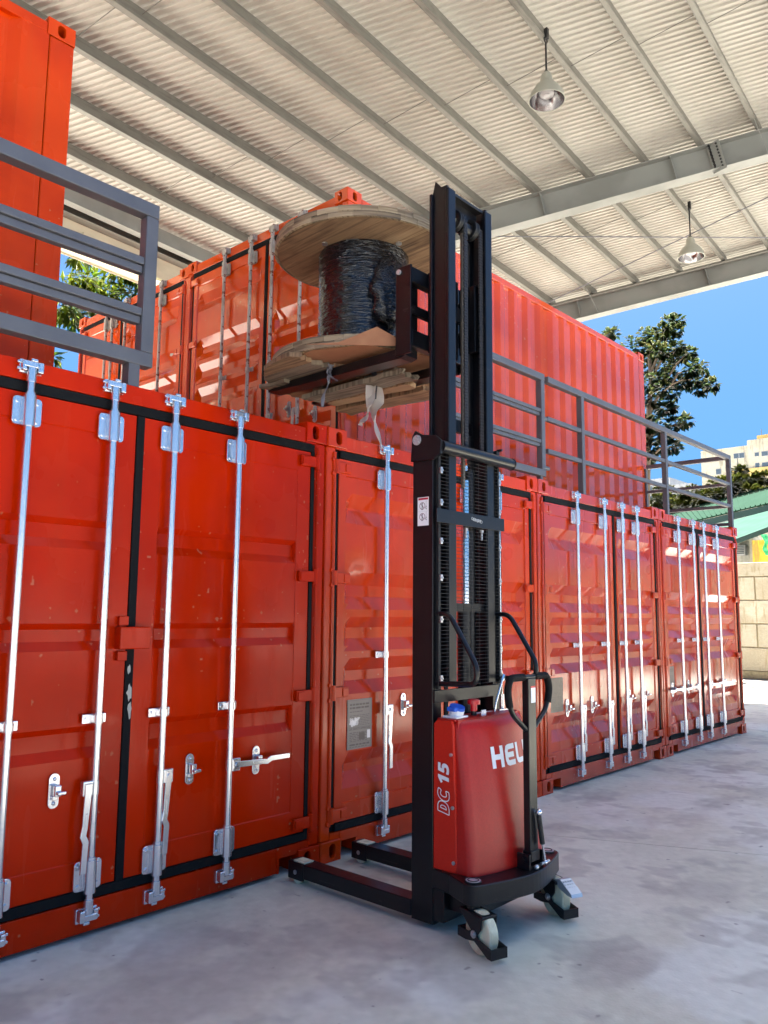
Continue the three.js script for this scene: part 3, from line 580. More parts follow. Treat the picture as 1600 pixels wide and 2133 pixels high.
container({ label: 'orange red container on top in the middle, corrugated side facing the yard', pos: [XF, UP, ZF - W], ry: -Math.PI / 2, mat: M.orange, style: 'ridged', seam: 1.33, bars: [0.70, 1.13, 1.455, 1.865], handles: ['down', 'down', 'down', 'down'], keepers: [[0.55, 0.7], [1.7, 0.7], [2.05, 0.6]], barMat: M.greyBar });
container({ label: 'orange container on top behind the middle one, doors partly hidden', pos: [XF + 0.02, UP, ZF - 2 * W - 0.02], ry: -Math.PI / 2, mat: M.orange, style: 'ridged', seam: 1.05, bars: [0.75, 0.90, 1.20, 1.96], handles: [null, null, null, null], barMat: M.greyBar, flakes: [[2.16, 1.66, 0.0, 0.03, 8]] });
container({ label: 'orange red container on top at the upper left corner', pos: [-1.175 - L, UP, ZF - W], ry: -Math.PI / 2, mat: M.orangeDull, style: 'ridged', seam: 1.2, bars: [0.6, 1.0, 1.4, 1.8], handles: [null, null, null, null], barMat: M.greyBar });

// ================================================================ RAILINGS on the roof edge
{
  const T = 0.05;
  const l = thing('railing', 'dark grey steel railing on the container roof at upper left', 'railing', [-1.2, H, -0.05]);
  const add = (n, g, s = 1) => part(n, g.map(e => e.translate(1.2, -H, 0.05)), M.rail, l);
  const x1 = -1.205, x0 = -4.6, z = -0.05;
  add('top_bar', [b2(x0, x1, 3.475, 3.55, z - 0.035, z + 0.035, 0.006)]);
  add('bottom_bar', [b2(x0, x1, 2.675, 2.75, z - 0.035, z + 0.035, 0.006)]);
  for (const y of [3.205, 2.935]) { add('middle_bar', [b2(x0, x1 - 0.071, y + 0.001, y + 0.042, z - 0.02, z + 0.028, 0.005)]); add('middle_bar', [b2(x0, x1 - 0.071, y - 0.04, y - 0.001, z - 0.03, z + 0.014, 0.005)]); }
  for (const x of [x1 - 0.035, -2.9, -4.55]) { add('post', [b2(x - 0.035, x + 0.035, 2.75, 3.475, z - 0.033, z + 0.033, 0.006)]); }
  
  for (const x of [x1 - 0.1, -2.9, -4.5]) add('foot', [b2(x - 0.03, x + 0.03, 2.557, 2.675, z - 0.03, z + 0.03)]);
  const r = thing('railing', 'grey steel railing along the container roof edge at right', 'railing', [5, H, -0.05]);
  const ad = (n, g) => part(n, [g.translate(-5, -H, 0.05)], M.rail, r);
  const xe = 7.33, xs = 2.72, t = 0.024;
  for (const [y, s] of [[3.52, 0.028], [3.165, 0.02], [2.875, 0.02]]) { ad(y > 3.4 ? 'top_bar' : 'middle_bar', b2(xs, xe - 0.026, y - s, y + s, z - s, z + s, 0.004)); ad(y > 3.4 ? 'top_bar' : 'middle_bar', b2(xe - s, xe + s, y - s, y + s, -1.16, z - 0.027, 0.004)); }
  ad('middle_bar', b2(xe - 0.02, xe + 0.02, 2.62, 2.66, -1.16, z - 0.027, 0.004));
  for (const x of [3.35, 5.27]) ad('post', b2(x - 0.027, x + 0.027, 2.557, 3.492, z - 0.0275, z + 0.0275, 0.004));
  ad('post', b2(xe - 0.027, xe + 0.027, 2.557, 3.55, z - 0.0275, z + 0.0275, 0.004));
  ad('post', b2(xe - 0.022, xe + 0.022, 2.541, 3.50, -1.185, -1.161));
  const g = thing('railing_gate', 'grey steel gate frame in the roof railing behind the mast', 'gate', [2, H, -0.05]);
  const ag = (n, e) => part(n, [e.translate(-2, -H, 0.05)], M.rail, g);
  const ga = 1.30, gb = 2.66;
  ag('top_bar', b2(ga, gb, 3.49, 3.55, z - 0.03, z + 0.03, 0.005)); ag('bottom_bar', b2(ga, gb, 2.635, 2.695, z - 0.03, z + 0.03, 0.005));
  for (const y of [3.20, 2.925]) { ag('middle_bar', b2(ga + 0.06, gb - 0.06, y + 0.001, y + 0.032, z - 0.02, z + 0.022, 0.003)); ag('middle_bar', b2(ga + 0.06, gb - 0.06, y - 0.03, y - 0.001, z - 0.026, z + 0.01, 0.003)); }
  for (const x of [ga + 0.03, gb - 0.03]) ag('post', b2(x - 0.029, x + 0.029, 2.695, 3.49, z - 0.028, z + 0.028, 0.005));
  ag('hinge', cyl([gb - 0.02, 3.16, z], [gb + 0.085, 3.16, z], 0.018, 10)); ag('hinge', cyl([gb - 0.02, 2.72, z], [gb + 0.085, 2.72, z], 0.018, 10));
  for (const x of [ga + 0.04, gb - 0.06]) ag('foot', b2(x - 0.02, x + 0.02, 2.557, 2.635, z - 0.02, z + 0.02));
}

// ================================================================ PALLET STACKER
const st = thing('pallet_stacker', 'black and red walk-behind pallet stacker with its mast raised', 'stacker', [-0.015, 0, 1.1]);
{
  const sh = g => (Array.isArray(g) ? g : [g]).map(e => e.translate(0.015, 0, -1.1));
  const S = (n, g, m = M.black, p = st, keep) => part(n, sh(g), m, p, keep);
  // straddle legs with a load roller at each tip
  for (const [a, b] of [[-0.302, -0.205], [0.188, 0.285]]) {
    const leg = S('leg', [b2(a, b, 0.036, 0.112, 0.205, 0.955, 0.006), b2(a, a + 0.012, 0.022, 0.112, 0.085, 0.205, 0.004), b2(b - 0.012, b, 0.022, 0.112, 0.085, 0.205, 0.004), b2(a + 0.012, b - 0.012, 0.05, 0.112, 0.085, 0.094), b2(a + 0.012, b - 0.012, 0.104, 0.112, 0.094, 0.112)]);
    const r = part('load_roller', sh([cyl([a + 0.016, 0.042, 0.145], [b - 0.016, 0.042, 0.145], 0.042, 20)]), M.nylon, leg);
    part('axle', sh([cyl([a - 0.004, 0.062, 0.145], [a + 0.002, 0.062, 0.145], 0.012, 12)]), M.steel, leg);
    part('tip_cover', sh([b2(a + 0.014, b - 0.014, 0.108, 0.1165, 0.114, 0.2, 0.002)]), M.nylon, leg);
  }
  // outer mast posts: deep channels standing on the chassis
  for (const s of [-1, 1]) {
    const o = s < 0 ? -0.300 : 0.270, q = s < 0 ? 1 : -1, i = o + q * 0.065, mm = (u, v) => [Math.min(u, v), Math.max(u, v)];
    const [a, b] = mm(o, o + q * 0.012), [c, d] = mm(o + q * 0.012, i);
    S('outer_mast_post', [b2(a, b, 0.028, 2.235, 0.958, 1.086, 0.004), b2(c, d, 0.028, 2.235, 0.958, 0.972), b2(c, d, 0.028, 2.235, 1.072, 1.086)]);
    S('mesh_rail', [b2(...mm(o + q * 0.02, o + q * 0.034), 1.09, 2.235, 1.088, 1.106)], M.blackDull);
    for (const y of [2.15, 1.99, 1.80, 1.62, 1.42, 1.14]) S('mesh_clip', [box(o + q * 0.032, y, 1.113, 0.016, 0.032, 0.012, 0.003), cyl([o + q * 0.032, y, 1.116], [o + q * 0.032, y, 1.124], 0.005, 8)], M.steel);
  }
  // inner mast channels (I section), raised
  for (const s of [-1, 1]) {
    const o = s < 0 ? -0.207 : 0.187, q = s < 0 ? 1 : -1, x0 = Math.min(o, o + q * 0.062), x1 = Math.max(o, o + q * 0.062), w0 = Math.min(o + q * 0.016, o + q * 0.030), w1 = Math.max(o + q * 0.016, o + q * 0.030);
    S('inner_mast_channel', [b2(x0, x1, 1.10, 3.665, 0.985, 1.003, 0.004), b2(x0, x1, 1.10, 3.665, 1.092, 1.115, 0.005), b2(w0, w1, 1.10, 3.69, 1.003, 1.092)]);
    S('mast_wedge', extrude([[0.995, 3.665], [1.09, 3.665], [1.05, 3.695], [1.02, 3.73], [1.012, 3.735]], 0.012).rotateY(-Math.PI / 2).scale(1, 1, 1).translate(w1, 0, 0).rotateY(0), M.black);
  }
  S('mast_head', [b2(-0.145, 0.125, 3.585, 3.665, 1.03, 1.055, 0.003), b2(-0.145, 0.125, 3.65, 3.666, 0.99, 1.10, 0.003)]);
  S('mast_crossmember', [b2(-0.145, 0.125, 2.40, 2.47, 0.995, 1.02, 0.003), b2(-0.145, 0.125, 3.02, 3.10, 0.99, 1.004, 0.003)]);
  // lift cylinder, rods, sheaves and chains
  S('lift_cylinder', [cyl([0.015, 0.3, 1.04], [0.015, 1.50, 1.04], 0.034, 20), cyl([0.075, 0.3, 1.03], [0.075, 2.2, 1.03], 0.03, 20), b2(-0.2, 0.17, 1.46, 1.50, 1.0, 1.09)]);
  S('piston_rod', [cyl([0.015, 1.50, 1.05], [0.015, 2.14, 1.05], 0.021, 20), cyl([-0.095, 1.50, 1.04], [-0.095, 2.10, 1.04], 0.007, 10)], M.chrome);
  S('pull_rod', [cyl([-0.004, 2.10, 1.052], [-0.004, 3.50, 1.052], 0.0115, 12)], M.brass);
  S('head_pin', [cyl([-0.002, 3.50, 1.05], [-0.002, 3.60, 1.05], 0.022, 14), cyl([-0.03, 3.535, 1.05], [0.075, 3.535, 1.05], 0.036, 18), cyl([-0.002, 3.565, 1.05], [-0.002, 3.577, 1.05], 0.03, 12)]);
  for (const x of [-0.072, 0.068]) {
    const prof = [[0.028, -0.018], [0.056, -0.018], [0.056, -0.012], [0.047, -0.008], [0.047, 0.008], [0.056, 0.012], [0.056, 0.018], [0.028, 0.018], [0.028, -0.018]].map(p => new THREE.Vector2(...p));
    S('sheave', [new THREE.LatheGeometry(prof, 28).rotateZ(Math.PI / 2).translate(x, 3.545, 1.05)], M.blackDull);
  }
  for (const x of [-0.034, 0.106]) {
    const q = [], z = 1.094, pitch = 0.0165;
    for (let k = 0, y = 2.30; y < 3.545; y += pitch, k++) {
      const o = k % 2 ? 0.0035 : 0;
      for (const d of k % 2 ? [-0.0085, 0.0085, 0.0] : [-0.0125, -0.0045, 0.0045, 0.0125]) q.push(box(x + d, y, z, 0.0022, pitch * 1.55, 0.011));
      q.push(cyl([x - 0.0155, y + pitch / 2, z], [x + 0.0155, y + pitch / 2, z], 0.0032, 6));
    }
    S('lift_chain', q, M.chain).userData.kind = 'stuff';
    S('chain_run', [b2(x - 0.013, x + 0.013, 2.25, 3.5, 1.004, 1.012)], M.chain);
    S('chain_anchor', [cyl([x, 1.83, 1.09], [x, 1.88, 1.09], 0.006, 8), cyl([x, 1.872, 1.09], [x, 1.886, 1.09], 0.012, 6)], M.steel);
  }
  // bracket and cross tube at the top of the outer mast
  S('mast_bracket', [extrude([[0.958, 2.205], [1.10, 2.20], [1.145, 2.225], [1.15, 2.285], [1.115, 2.315], [1.03, 2.33], [0.985, 2.355], [0.968, 2.33]], 0.014, 0.002).rotateY(-Math.PI / 2).translate(-0.302, 0, 0), b2(-0.302, -0.21, 2.236, 2.246, 0.958, 1.09)]);
  S('mast_cap', [b2(0.18, 0.272, 2.236, 2.246, 0.958, 1.09)]);
  S('cross_tube', [cyl([-0.302, 2.262, 1.135], [0.322, 2.262, 1.135], 0.031, 22), cyl([0.322, 2.262, 1.135], [0.328, 2.262, 1.135], 0.034, 22)]);
  const disc = S('roller_cap', [cyl([-0.318, 2.308, 1.0], [-0.324, 2.308, 1.0], 0.026, 24)], M.pedal);
  part('cap_screws', sh([0, 1, 2].map(k => cyl([-0.324, 2.308 + 0.017 * Math.cos(k * 2.09 + 0.4), 1.0 + 0.017 * Math.sin(k * 2.09 + 0.4)], [-0.331, 2.308 + 0.017 * Math.cos(k * 2.09 + 0.4), 1.0 + 0.017 * Math.sin(k * 2.09 + 0.4)], 0.0045, 8)).concat([cyl([-0.324, 2.308, 1.0], [-0.3255, 2.308, 1.0], 0.005, 8)])), M.steel, disc);
  S('limit_bracket', [box(0.245, 2.31, 1.09, 0.03, 0.04, 0.03, 0.004), cyl([0.245, 2.33, 1.10], [0.245, 2.33, 1.13], 0.007, 8)], M.blackDull);
  S('crossbar', [b2(-0.318, 0.266, 1.888, 1.956, 1.118, 1.126, 0.002)]);
  S('crossbar', [b2(-0.300, 0.270, 1.026, 1.084, 1.088, 1.10, 0.002)]);
  const weld = []; for (let i = 0; i < 13; i++) weld.push(new THREE.TorusGeometry(0.0045 + 0.003 * rnd(), 0.0014, 5, 10).rotateY(rr(-0.5, 0.5)).translate(-0.03 + i * 0.0065 + rr(-0.002, 0.002), 1.928 - i * 0.0006 + rr(-0.003, 0.003), 1.128));
  S('cable_tie', weld, M.steel);
  // welded wire guard
  const wires = [];
  for (let y = 1.10; y < 2.225; y += 0.0178) wires.push(cyl([-0.285, y, 1.112], [0.255, y, 1.112], 0.0014, 5));
  for (let x = -0.285; x <= 0.256; x += 0.0675) wires.push(cyl([x, 1.09, 1.1095], [x, 2.232, 1.1095], 0.0016, 5));
  S('wire_guard', wires, M.blackDull).userData.kind = 'stuff';
  // carriage, forks
  const car = S('fork_carriage', [b2(-0.262, -0.248, 2.80, 3.285, 0.80, 0.905, 0.003), b2(0.218, 0.232, 2.80, 3.285, 0.80, 0.905, 0.003), b2(-0.248, 0.218, 3.19, 3.275, 0.86, 0.905, 0.004), b2(-0.248, 0.218, 2.84, 2.93, 0.86, 0.905, 0.004), b2(-0.12, 0.09, 2.83, 3.28, 0.905, 0.955, 0.004), b2(-0.248, 0.218, 3.02, 3.07, 0.87, 0.90, 0.004), b2(-0.16, -0.13, 2.86, 3.24, 0.95, 1.06, 0.004), b2(0.10, 0.13, 2.86, 3.24, 0.95, 1.06, 0.004)]);
  part('pivot_bolt', sh([cyl([-0.262, 3.258, 0.825], [-0.272, 3.258, 0.825], 0.014, 14)]), M.pedal, car);
  for (const x of [-0.246, 0.118]) {
    const prof = [[0.858, 3.25], [0.812, 3.25], [0.806, 2.862], [0.78, 2.842], [-0.06, 2.836], [-0.26, 2.812], [-0.26, 2.802], [0.0, 2.795], [0.82, 2.79], [0.856, 2.80]];
    S('fork', extrude(prof, 0.096, 0.002).rotateY(-Math.PI / 2).translate(x + 0.096, 0, 0));
  }
  // chassis, base plate
  S('chassis', [b2(-0.300, 0.270, 0.028, 0.11, 0.96, 1.084, 0.004), b2(-0.29, 0.26, 0.11, 0.285, 0.972, 1.12, 0.004), b2(-0.296, 0.266, 0.05, 0.27, 1.086, 1.15, 0.004), b2(-0.26, 0.23, 0.10, 0.2, 1.15, 1.30, 0.006)]);
  {
    const s = new THREE.Shape();
    s.moveTo(-0.302, -1.09); s.lineTo(-0.318, -1.20); s.lineTo(-0.372, -1.32); s.quadraticCurveTo(-0.385, -1.372, -0.34, -1.388);
    s.bezierCurveTo(-0.20, -1.435, -0.10, -1.468, -0.015, -1.468); s.bezierCurveTo(0.07, -1.468, 0.17, -1.435, 0.31, -1.388);
    s.quadraticCurveTo(0.355, -1.372, 0.342, -1.32); s.lineTo(0.288, -1.20); s.lineTo(0.272, -1.09);
    const g = extrude(s, 0.078, 0.004).rotateX(-Math.PI / 2).translate(0, 0.198, 0);
    const pl = S('base_plate', g);
    for (const x of [-0.325, 0.300]) {
      const cp = part('pivot_cap', sh([cyl([x, 0.280, 1.335], [x, 0.287, 1.335], 0.034, 28)]), M.pedal, pl);
      part('cap_ring', sh([new THREE.TorusGeometry(0.024, 0.0025, 6, 28).rotateX(Math.PI / 2).translate(x, 0.2875, 1.335), new THREE.TorusGeometry(0.035, 0.003, 6, 28).rotateX(Math.PI / 2).translate(x, 0.2835, 1.335)]), M.blackDull, cp);
    }
  }
  // power-pack cover: moulded front and flat side panels
  const cf = (y) => { const t = clamp((y - 0.285) / 0.675); return { z: 1.318 - 0.055 * t - 0.035 * t * t, l: -0.293 + 0.018 * t, r: 0.312 - 0.045 * t }; };
  const sec = (y, ins = 0) => {                            // half outline of the front moulding at height y
    const c = cf(y), r = 0.045, P = [], zb = 1.215 - 0.02 * clamp((y - 0.285) / 0.675);
    P.push([c.l + ins * 0.4, zb]);
    for (let k = 0; k <= 6; k++) { const a = Math.PI - k / 6 * Math.PI / 2; P.push([c.l + r + ins * 0.4 + r * Math.cos(a), c.z - r - ins + r * Math.sin(a)]); }
    const n = 18, x0 = c.l + r, x1 = c.r - r;
    for (let k = 1; k < n; k++) { const x = x0 + (x1 - x0) * k / n, u = 2 * k / n - 1; P.push([x, c.z - ins + 0.042 * (1 - u * u)]); }
    for (let k = 0; k <= 6; k++) { const a = Math.PI / 2 - k / 6 * Math.PI / 2; P.push([c.r - r - ins * 0.4 + r * Math.cos(a), c.z - r - ins + r * Math.sin(a)]); }
    P.push([c.r - ins * 0.4, zb]);
    return P;
  };
  {
    const lev = []; for (let k = 0; k <= 16; k++) lev.push([0.281 + 0.63 * k / 16, 0]);
    for (const [dy, ins] of [[0.020, 0.003], [0.034, 0.011], [0.043, 0.022], [0.048, 0.036]]) lev.push([0.911 + dy, ins]);
    const rows = lev.map(([y, i]) => sec(y, i).map(p => [p[0], y, p[1]])), n = rows[0].length, pos = [], idx = [];
    rows.forEach(r => r.forEach(p => pos.push(...p)));
    for (let j = 0; j < rows.length - 1; j++) for (let i = 0; i < n - 1; i++) { const a = j * n + i, b = a + 1, c = a + n, d = c + 1; idx.push(a, b, d, a, d, c); }
    let g = new THREE.BufferGeometry(); g.setAttribute('position', new THREE.Float32BufferAttribute(pos, 3)); g.setIndex(idx); g.computeVertexNormals();
    const top = sec(0.959, 0.036), s = new THREE.Shape(top.map(p => new THREE.Vector2(p[0], -p[1])));
    const lid = new THREE.ShapeGeometry(s).rotateX(-Math.PI / 2).translate(0, 0.959, 0);
    const cov = S('front_cover', [g, lid], M.cover);
    // lettering on the moulding, each piece bent to its surface
    const front = (x, y) => { const c = cf(y), x0 = c.l + 0.045, x1 = c.r - 0.045, u = clamp((x - x0) / (x1 - x0)) * 2 - 1; return c.z + 0.042 * (1 - u * u); };
    const LX = -0.115, LW = 0.086, LH = 0.098, LY = 0.727, st_ = 0.024;
    const polys = [];
    const strip = (pts) => {                                // polyline stroked with width st_
      const P = pts.map(p => new THREE.Vector2(...p)), Lf = [], Rf = [];
      for (let i = 0; i < P.length; i++) {
        const d0 = i ? P[i].clone().sub(P[i - 1]).normalize() : null, d1 = i < P.length - 1 ? P[i + 1].clone().sub(P[i]).normalize() : null;
        const t = (d0 && d1 ? d0.clone().add(d1) : (d0 || d1)).clone().normalize(), nrm = new THREE.Vector2(-t.y, t.x), k = d0 ? 1 / Math.max(0.5, nrm.dot(new THREE.Vector2(-d0.y, d0.x))) : 1;
        Lf.push(P[i].clone().addScaledVector(nrm, st_ / 2 * k)); Rf.push(P[i].clone().addScaledVector(nrm, -st_ / 2 * k));
      }
      polys.push([Lf, Rf]);
    };
    const h = LH, w = LW, o = st_ / 2, seg = (x0, y0, x1, y1, n = 4) => Array.from({ length: n + 1 }, (_, k) => [x0 + (x1 - x0) * k / n, y0 + (y1 - y0) * k / n]);
    const at = (k, pts) => strip(pts.map(p => [LX + k * 0.101 + p[0], LY + p[1]]));
    at(0, seg(o, 0, o, h)); at(0, seg(w - o, 0, w - o, h)); at(0, seg(st_, h / 2, w - st_, h / 2));
    at(1, [[w, h - o], [0.03, h - o], [0.018, h - o - 0.004], [o, h - 0.03], [o, 0.03], [0.018, o + 0.004], [0.03, o], [w, o]]); at(1, seg(st_, h / 2, w - 0.01, h / 2));
    at(2, [[o, h], [o, h * 0.6], [o, 0.03], [0.018, o + 0.004], [0.03, o], [w * 0.6, o], [w * 0.92, o]]);
    at(3, seg(o - 0.008, 0, o - 0.008, h));
    const vp = [], vi = [];
    for (const [A, B] of polys) { const b0 = vp.length / 3; for (let i = 0; i < A.length; i++) for (const p of [A[i], B[i]]) vp.push(p.x, p.y, front(p.x, p.y) + 0.0022); for (let i = 0; i < A.length - 1; i++) { const a = b0 + i * 2; vi.push(a, a + 1, a + 3, a, a + 3, a + 2); } }
    const lg = new THREE.BufferGeometry(); lg.setAttribute('position', new THREE.Float32BufferAttribute(vp, 3)); lg.setIndex(vi); lg.computeVertexNormals();
    part('lettering', sh([lg]), new THREE.MeshStandardMaterial({ color: C(0.8, 0.8, 0.84), roughness: 0.4, side: THREE.DoubleSide }), cov);
  }
  for (const s of [-1, 1]) {
    const x = s < 0 ? -0.296 : 0.285, q = -s;
    const side = [[1.090, 0.281], [1.218, 0.281], [1.214, 0.55], [1.199, 0.93], [1.192, 0.948], [1.11, 0.948], [1.092, 0.93]];
    const sp = S('side_panel', extrude(side, 0.012, 0.003).rotateY(-Math.PI / 2).translate(s < 0 ? x + 0.015 : x - 0.003, 0, 0), M.coverSide);
    if (s < 0) {
      // print that reads upwards along the panel: outlined letters, then solid figures
      const k = document.createElement('canvas'); k.width = 512; k.height = 160; const c = k.getContext('2d');
      c.fillStyle = '#000'; c.fillRect(0, 0, 512, 160); c.font = 'bold 168px sans-serif'; c.textBaseline = 'alphabetic'; c.lineJoin = 'round';
      c.setTransform(0.95, 0, -0.2, 1, 44, 0); c.strokeStyle = '#fff'; c.lineWidth = 20; c.strokeText('DC', 2, 138); c.fillStyle = '#000'; c.fillText('DC', 2, 138); c.strokeStyle = '#000'; c.lineWidth = 4; c.strokeText('DC', 2, 138);
      c.setTransform(1.05, 0, -0.2, 1, 44, 0); c.fillStyle = '#fff'; c.strokeStyle = '#fff'; c.lineWidth = 8; c.fillText('15', 252, 138); c.strokeText('15', 252, 138);
      const t = new THREE.CanvasTexture(k);
      const g = new THREE.PlaneGeometry(0.255, 0.08).rotateZ(Math.PI / 2).rotateY(-Math.PI / 2).translate(-0.3007, 0.645, 1.152);
      part('lettering', sh([g]), new THREE.MeshStandardMaterial({ color: C(0.85, 0.85, 0.87), alphaMap: t, transparent: true, alphaTest: 0.5, roughness: 0.4, side: THREE.DoubleSide }), sp, true);
    }
    for (const [y, z] of [[0.80, 1.194], [0.565, 1.203], [0.325, 1.207]]) part('screw', sh([cyl([x + s * 0.001, y, z], [x + s * 0.007, y, z], 0.0085, 12), cyl([x + s * 0.007, y, z], [x + s * 0.009, y, z], 0.005, 6)]), M.steel, sp);
  }
  S('rear_cover', [b2(-0.27, 0.24, 0.29, 0.955, 1.14, 1.214)], M.cover);
  S('top_cover', [b2(-0.283, 0.25, 0.948, 0.9575, 1.1, 1.206, 0.003)], M.cover);
  // fittings on top of the cover
  const sk = S('charging_socket', [b2(-0.262, -0.17, 0.958, 0.968, 1.115, 1.20, 0.003), cyl([-0.216, 0.965, 1.158], [-0.216, 1.0, 1.172], 0.034, 20)], M.white);
  part('socket_cap', sh([cyl([-0.216, 0.998, 1.166], [-0.217, 1.012, 1.170], 0.037, 20), box(-0.25, 1.0, 1.166, 0.03, 0.02, 0.05, 0.005)]), M.blue, sk);
  const es = S('emergency_stop', [cyl([-0.085, 0.98, 1.17], [-0.085, 1.012, 1.17], 0.017, 16), cyl([-0.085, 1.012, 1.17], [-0.085, 1.03, 1.17], 0.031, 22), cyl([-0.085, 1.03, 1.17], [-0.085, 1.036, 1.17], 0.031, 22, 0.024)], M.redKnob);
  part('collar', sh([cyl([-0.085, 0.957, 1.17], [-0.085, 0.98, 1.17], 0.014, 14)]), M.blackDull, es);
  S('instruction_sticker', [b2(-0.02, 0.12, 0.9578, 0.9588, 1.12, 1.19)], M.white);
  S('switch_tag', [b2(-0.072, -0.035, 0.958, 0.985, 1.205, 1.208)], M.white);
  S('valve_lever', [pipe([[0.11, 0.955, 1.16], [0.115, 1.0, 1.162], [0.165, 1.11, 1.168]], 0.006, 0.02), cyl([0.165, 1.11, 1.168], [0.178, 1.14, 1.17], 0.011, 12), cyl([0.19, 0.955, 1.15], [0.19, 1.04, 1.15], 0.012, 12), box(0.18, 0.965, 1.17, 0.1, 0.008, 0.012)], M.chrome);
  // grab handles
  for (const x of [-0.272, 0.243]) S('grab_handle', pipe([[x, 1.447, 1.075], [x, 1.447, 1.165], [x, 1.205, 1.325], [x, 1.125, 1.32], [x, 1.115, 1.075]], 0.0125, 0.05, 12), M.black);
  // warning sticker on the mast
  {
    const k = document.createElement('canvas'); k.width = 128; k.height = 256; const c = k.getContext('2d');
    c.fillStyle = '#f4f4f6'; c.fillRect(0, 0, 128, 256); c.fillStyle = '#b31a35'; c.fillRect(8, 6, 112, 18);
    for (const y of [78, 176]) {
      c.strokeStyle = '#6a2035'; c.lineWidth = 4; c.beginPath(); c.arc(54, y, 30, 0, 7); c.stroke(); c.beginPath(); c.moveTo(33, y - 21); c.lineTo(75, y + 21); c.stroke();
      c.fillStyle = '#1b1418'; c.beginPath(); c.arc(52, y - 20, 6, 0, 7); c.fill(); c.fillRect(48, y - 12, 9, 26); c.fillRect(46, y + 14, 4, 24); c.fillRect(56, y + 14, 4, 24);
      c.strokeStyle = '#1b1418'; c.lineWidth = 5; c.beginPath(); c.arc(108, y + 18, 14, 1.9, 4.4); c.stroke(); c.strokeStyle = '#b9bcc4'; c.lineWidth = 2; c.strokeRect(94, y - 42, 8, 54);
    }
    c.strokeStyle = '#c9ccd0'; c.lineWidth = 2; c.beginPath(); c.moveTo(6, 128); c.lineTo(122, 128); c.stroke();
    const t = new THREE.CanvasTexture(k); t.colorSpace = THREE.SRGBColorSpace;
    const g = new THREE.PlaneGeometry(0.071, 0.142).rotateY(-Math.PI / 2).translate(-0.3012, 1.948, 1.026);
    S('warning_sticker', g, new THREE.MeshStandardMaterial({ map: t, roughness: 0.4, side: THREE.DoubleSide }), st, true);
  }
  // tiller arm with loop handle, foot hinge and gas spring
  {
    const z = 1.412, x = 0.03, arm = S('tiller_arm', [b2(x - 0.034, x + 0.034, 0.33, 1.145, z - 0.018, z + 0.018, 0.004), box(x, 0.335, z, 0.072, 0.05, 0.05, 0.006)]);
    const loop = [[x - 0.03, 0.905, z], [x - 0.155, 0.99, z], [x - 0.185, 1.09, z], [x - 0.165, 1.15, z], [x + 0.165, 1.15, z], [x + 0.185, 1.09, z], [x + 0.155, 0.99, z], [x + 0.03, 0.905, z]];
    part('loop_handle', sh([pipe(loop, 0.0125, 0.045, 12)]), M.black, arm);
    part('grip', sh([pipe([[x - 0.168, 1.02, z], [x - 0.187, 1.09, z], [x - 0.165, 1.151, z], [x - 0.05, 1.151, z]], 0.0175, 0.045, 12), pipe([[x + 0.168, 1.02, z], [x + 0.187, 1.09, z], [x + 0.165, 1.151, z], [x + 0.05, 1.151, z]], 0.0175, 0.045, 12)]), M.rubber, arm);
    part('safety_tag', sh([b2(x - 0.012, x + 0.026, 1.03, 1.10, z + 0.018, z + 0.0195)]), M.white, arm);
    part('safety_tag_band', sh([b2(x - 0.012, x + 0.026, 1.10, 1.108, z + 0.018, z + 0.0196)]), M.redKnob, arm);
    const hg = S('tiller_hinge', [b2(x - 0.062, x - 0.05, 0.279, 0.352, z - 0.04, z + 0.03, 0.004), b2(x + 0.05, x + 0.062, 0.279, 0.352, z - 0.04, z + 0.03, 0.004), b2(x - 0.05, x + 0.05, 0.281, 0.296, z - 0.035, z + 0.028), cyl([x - 0.07, 0.325, z], [x + 0.07, 0.325, z], 0.011, 12)]);
    part('hinge_bolt', sh([cyl([x + 0.02, 0.298, z + 0.04], [x + 0.09, 0.298, z + 0.04], 0.007, 12), new THREE.SphereGeometry(0.012, 10, 8).translate(x - 0.02, 0.292, z + 0.04)]), M.steel, hg);
    const gs = S('gas_spring', [cyl([x + 0.012, 0.515, z + 0.036], [x + 0.034, 0.385, z + 0.04], 0.012, 14)], M.blackDull);
    part('spring_rod', sh([cyl([x + 0.034, 0.385, z + 0.04], [x + 0.05, 0.305, z + 0.044], 0.0055, 10), cyl([x + 0.008, 0.53, z + 0.016], [x + 0.01, 0.53, z + 0.044], 0.009, 10)]), M.chrome, gs);
    part('spring_eye', sh([new THREE.SphereGeometry(0.016, 12, 8).translate(x + 0.01, 0.53, z + 0.038)]), M.chrome, gs);
    part('spring_eye', sh([new THREE.SphereGeometry(0.011, 12, 8).translate(x + 0.052, 0.30, z + 0.044)]), M.chrome, gs);
  }
  // swivel castors
  for (const [px, pz, a, brake] of [[-0.325, 1.335, -0.30, false], [0.300, 1.335, -0.38, true]]) {
    const c = new THREE.Group(); c.name = 'swivel_castor'; c.position.set(px + 0.015, 0, pz - 1.1); c.rotation.y = a; st.add(c);
    const A = (n, g, m = M.black) => part(n, g, m, c);
    const oz = 0.06, R = 0.09, wheel = [[0.03, -0.026], [0.064, -0.022], [0.08, -0.024], [0.088, -0.020], [R, -0.010], [R, 0.010], [0.088, 0.020], [0.08, 0.024], [0.064, 0.022], [0.03, 0.026]].map(p => new THREE.Vector2(...p));
    const wg = [new THREE.LatheGeometry(wheel, 36).rotateZ(Math.PI / 2).translate(0, R, oz), cyl([-0.02, R, oz], [0.02, R, oz], 0.062, 24), cyl([-0.03, R, oz], [0.03, R, oz], 0.032, 20)];
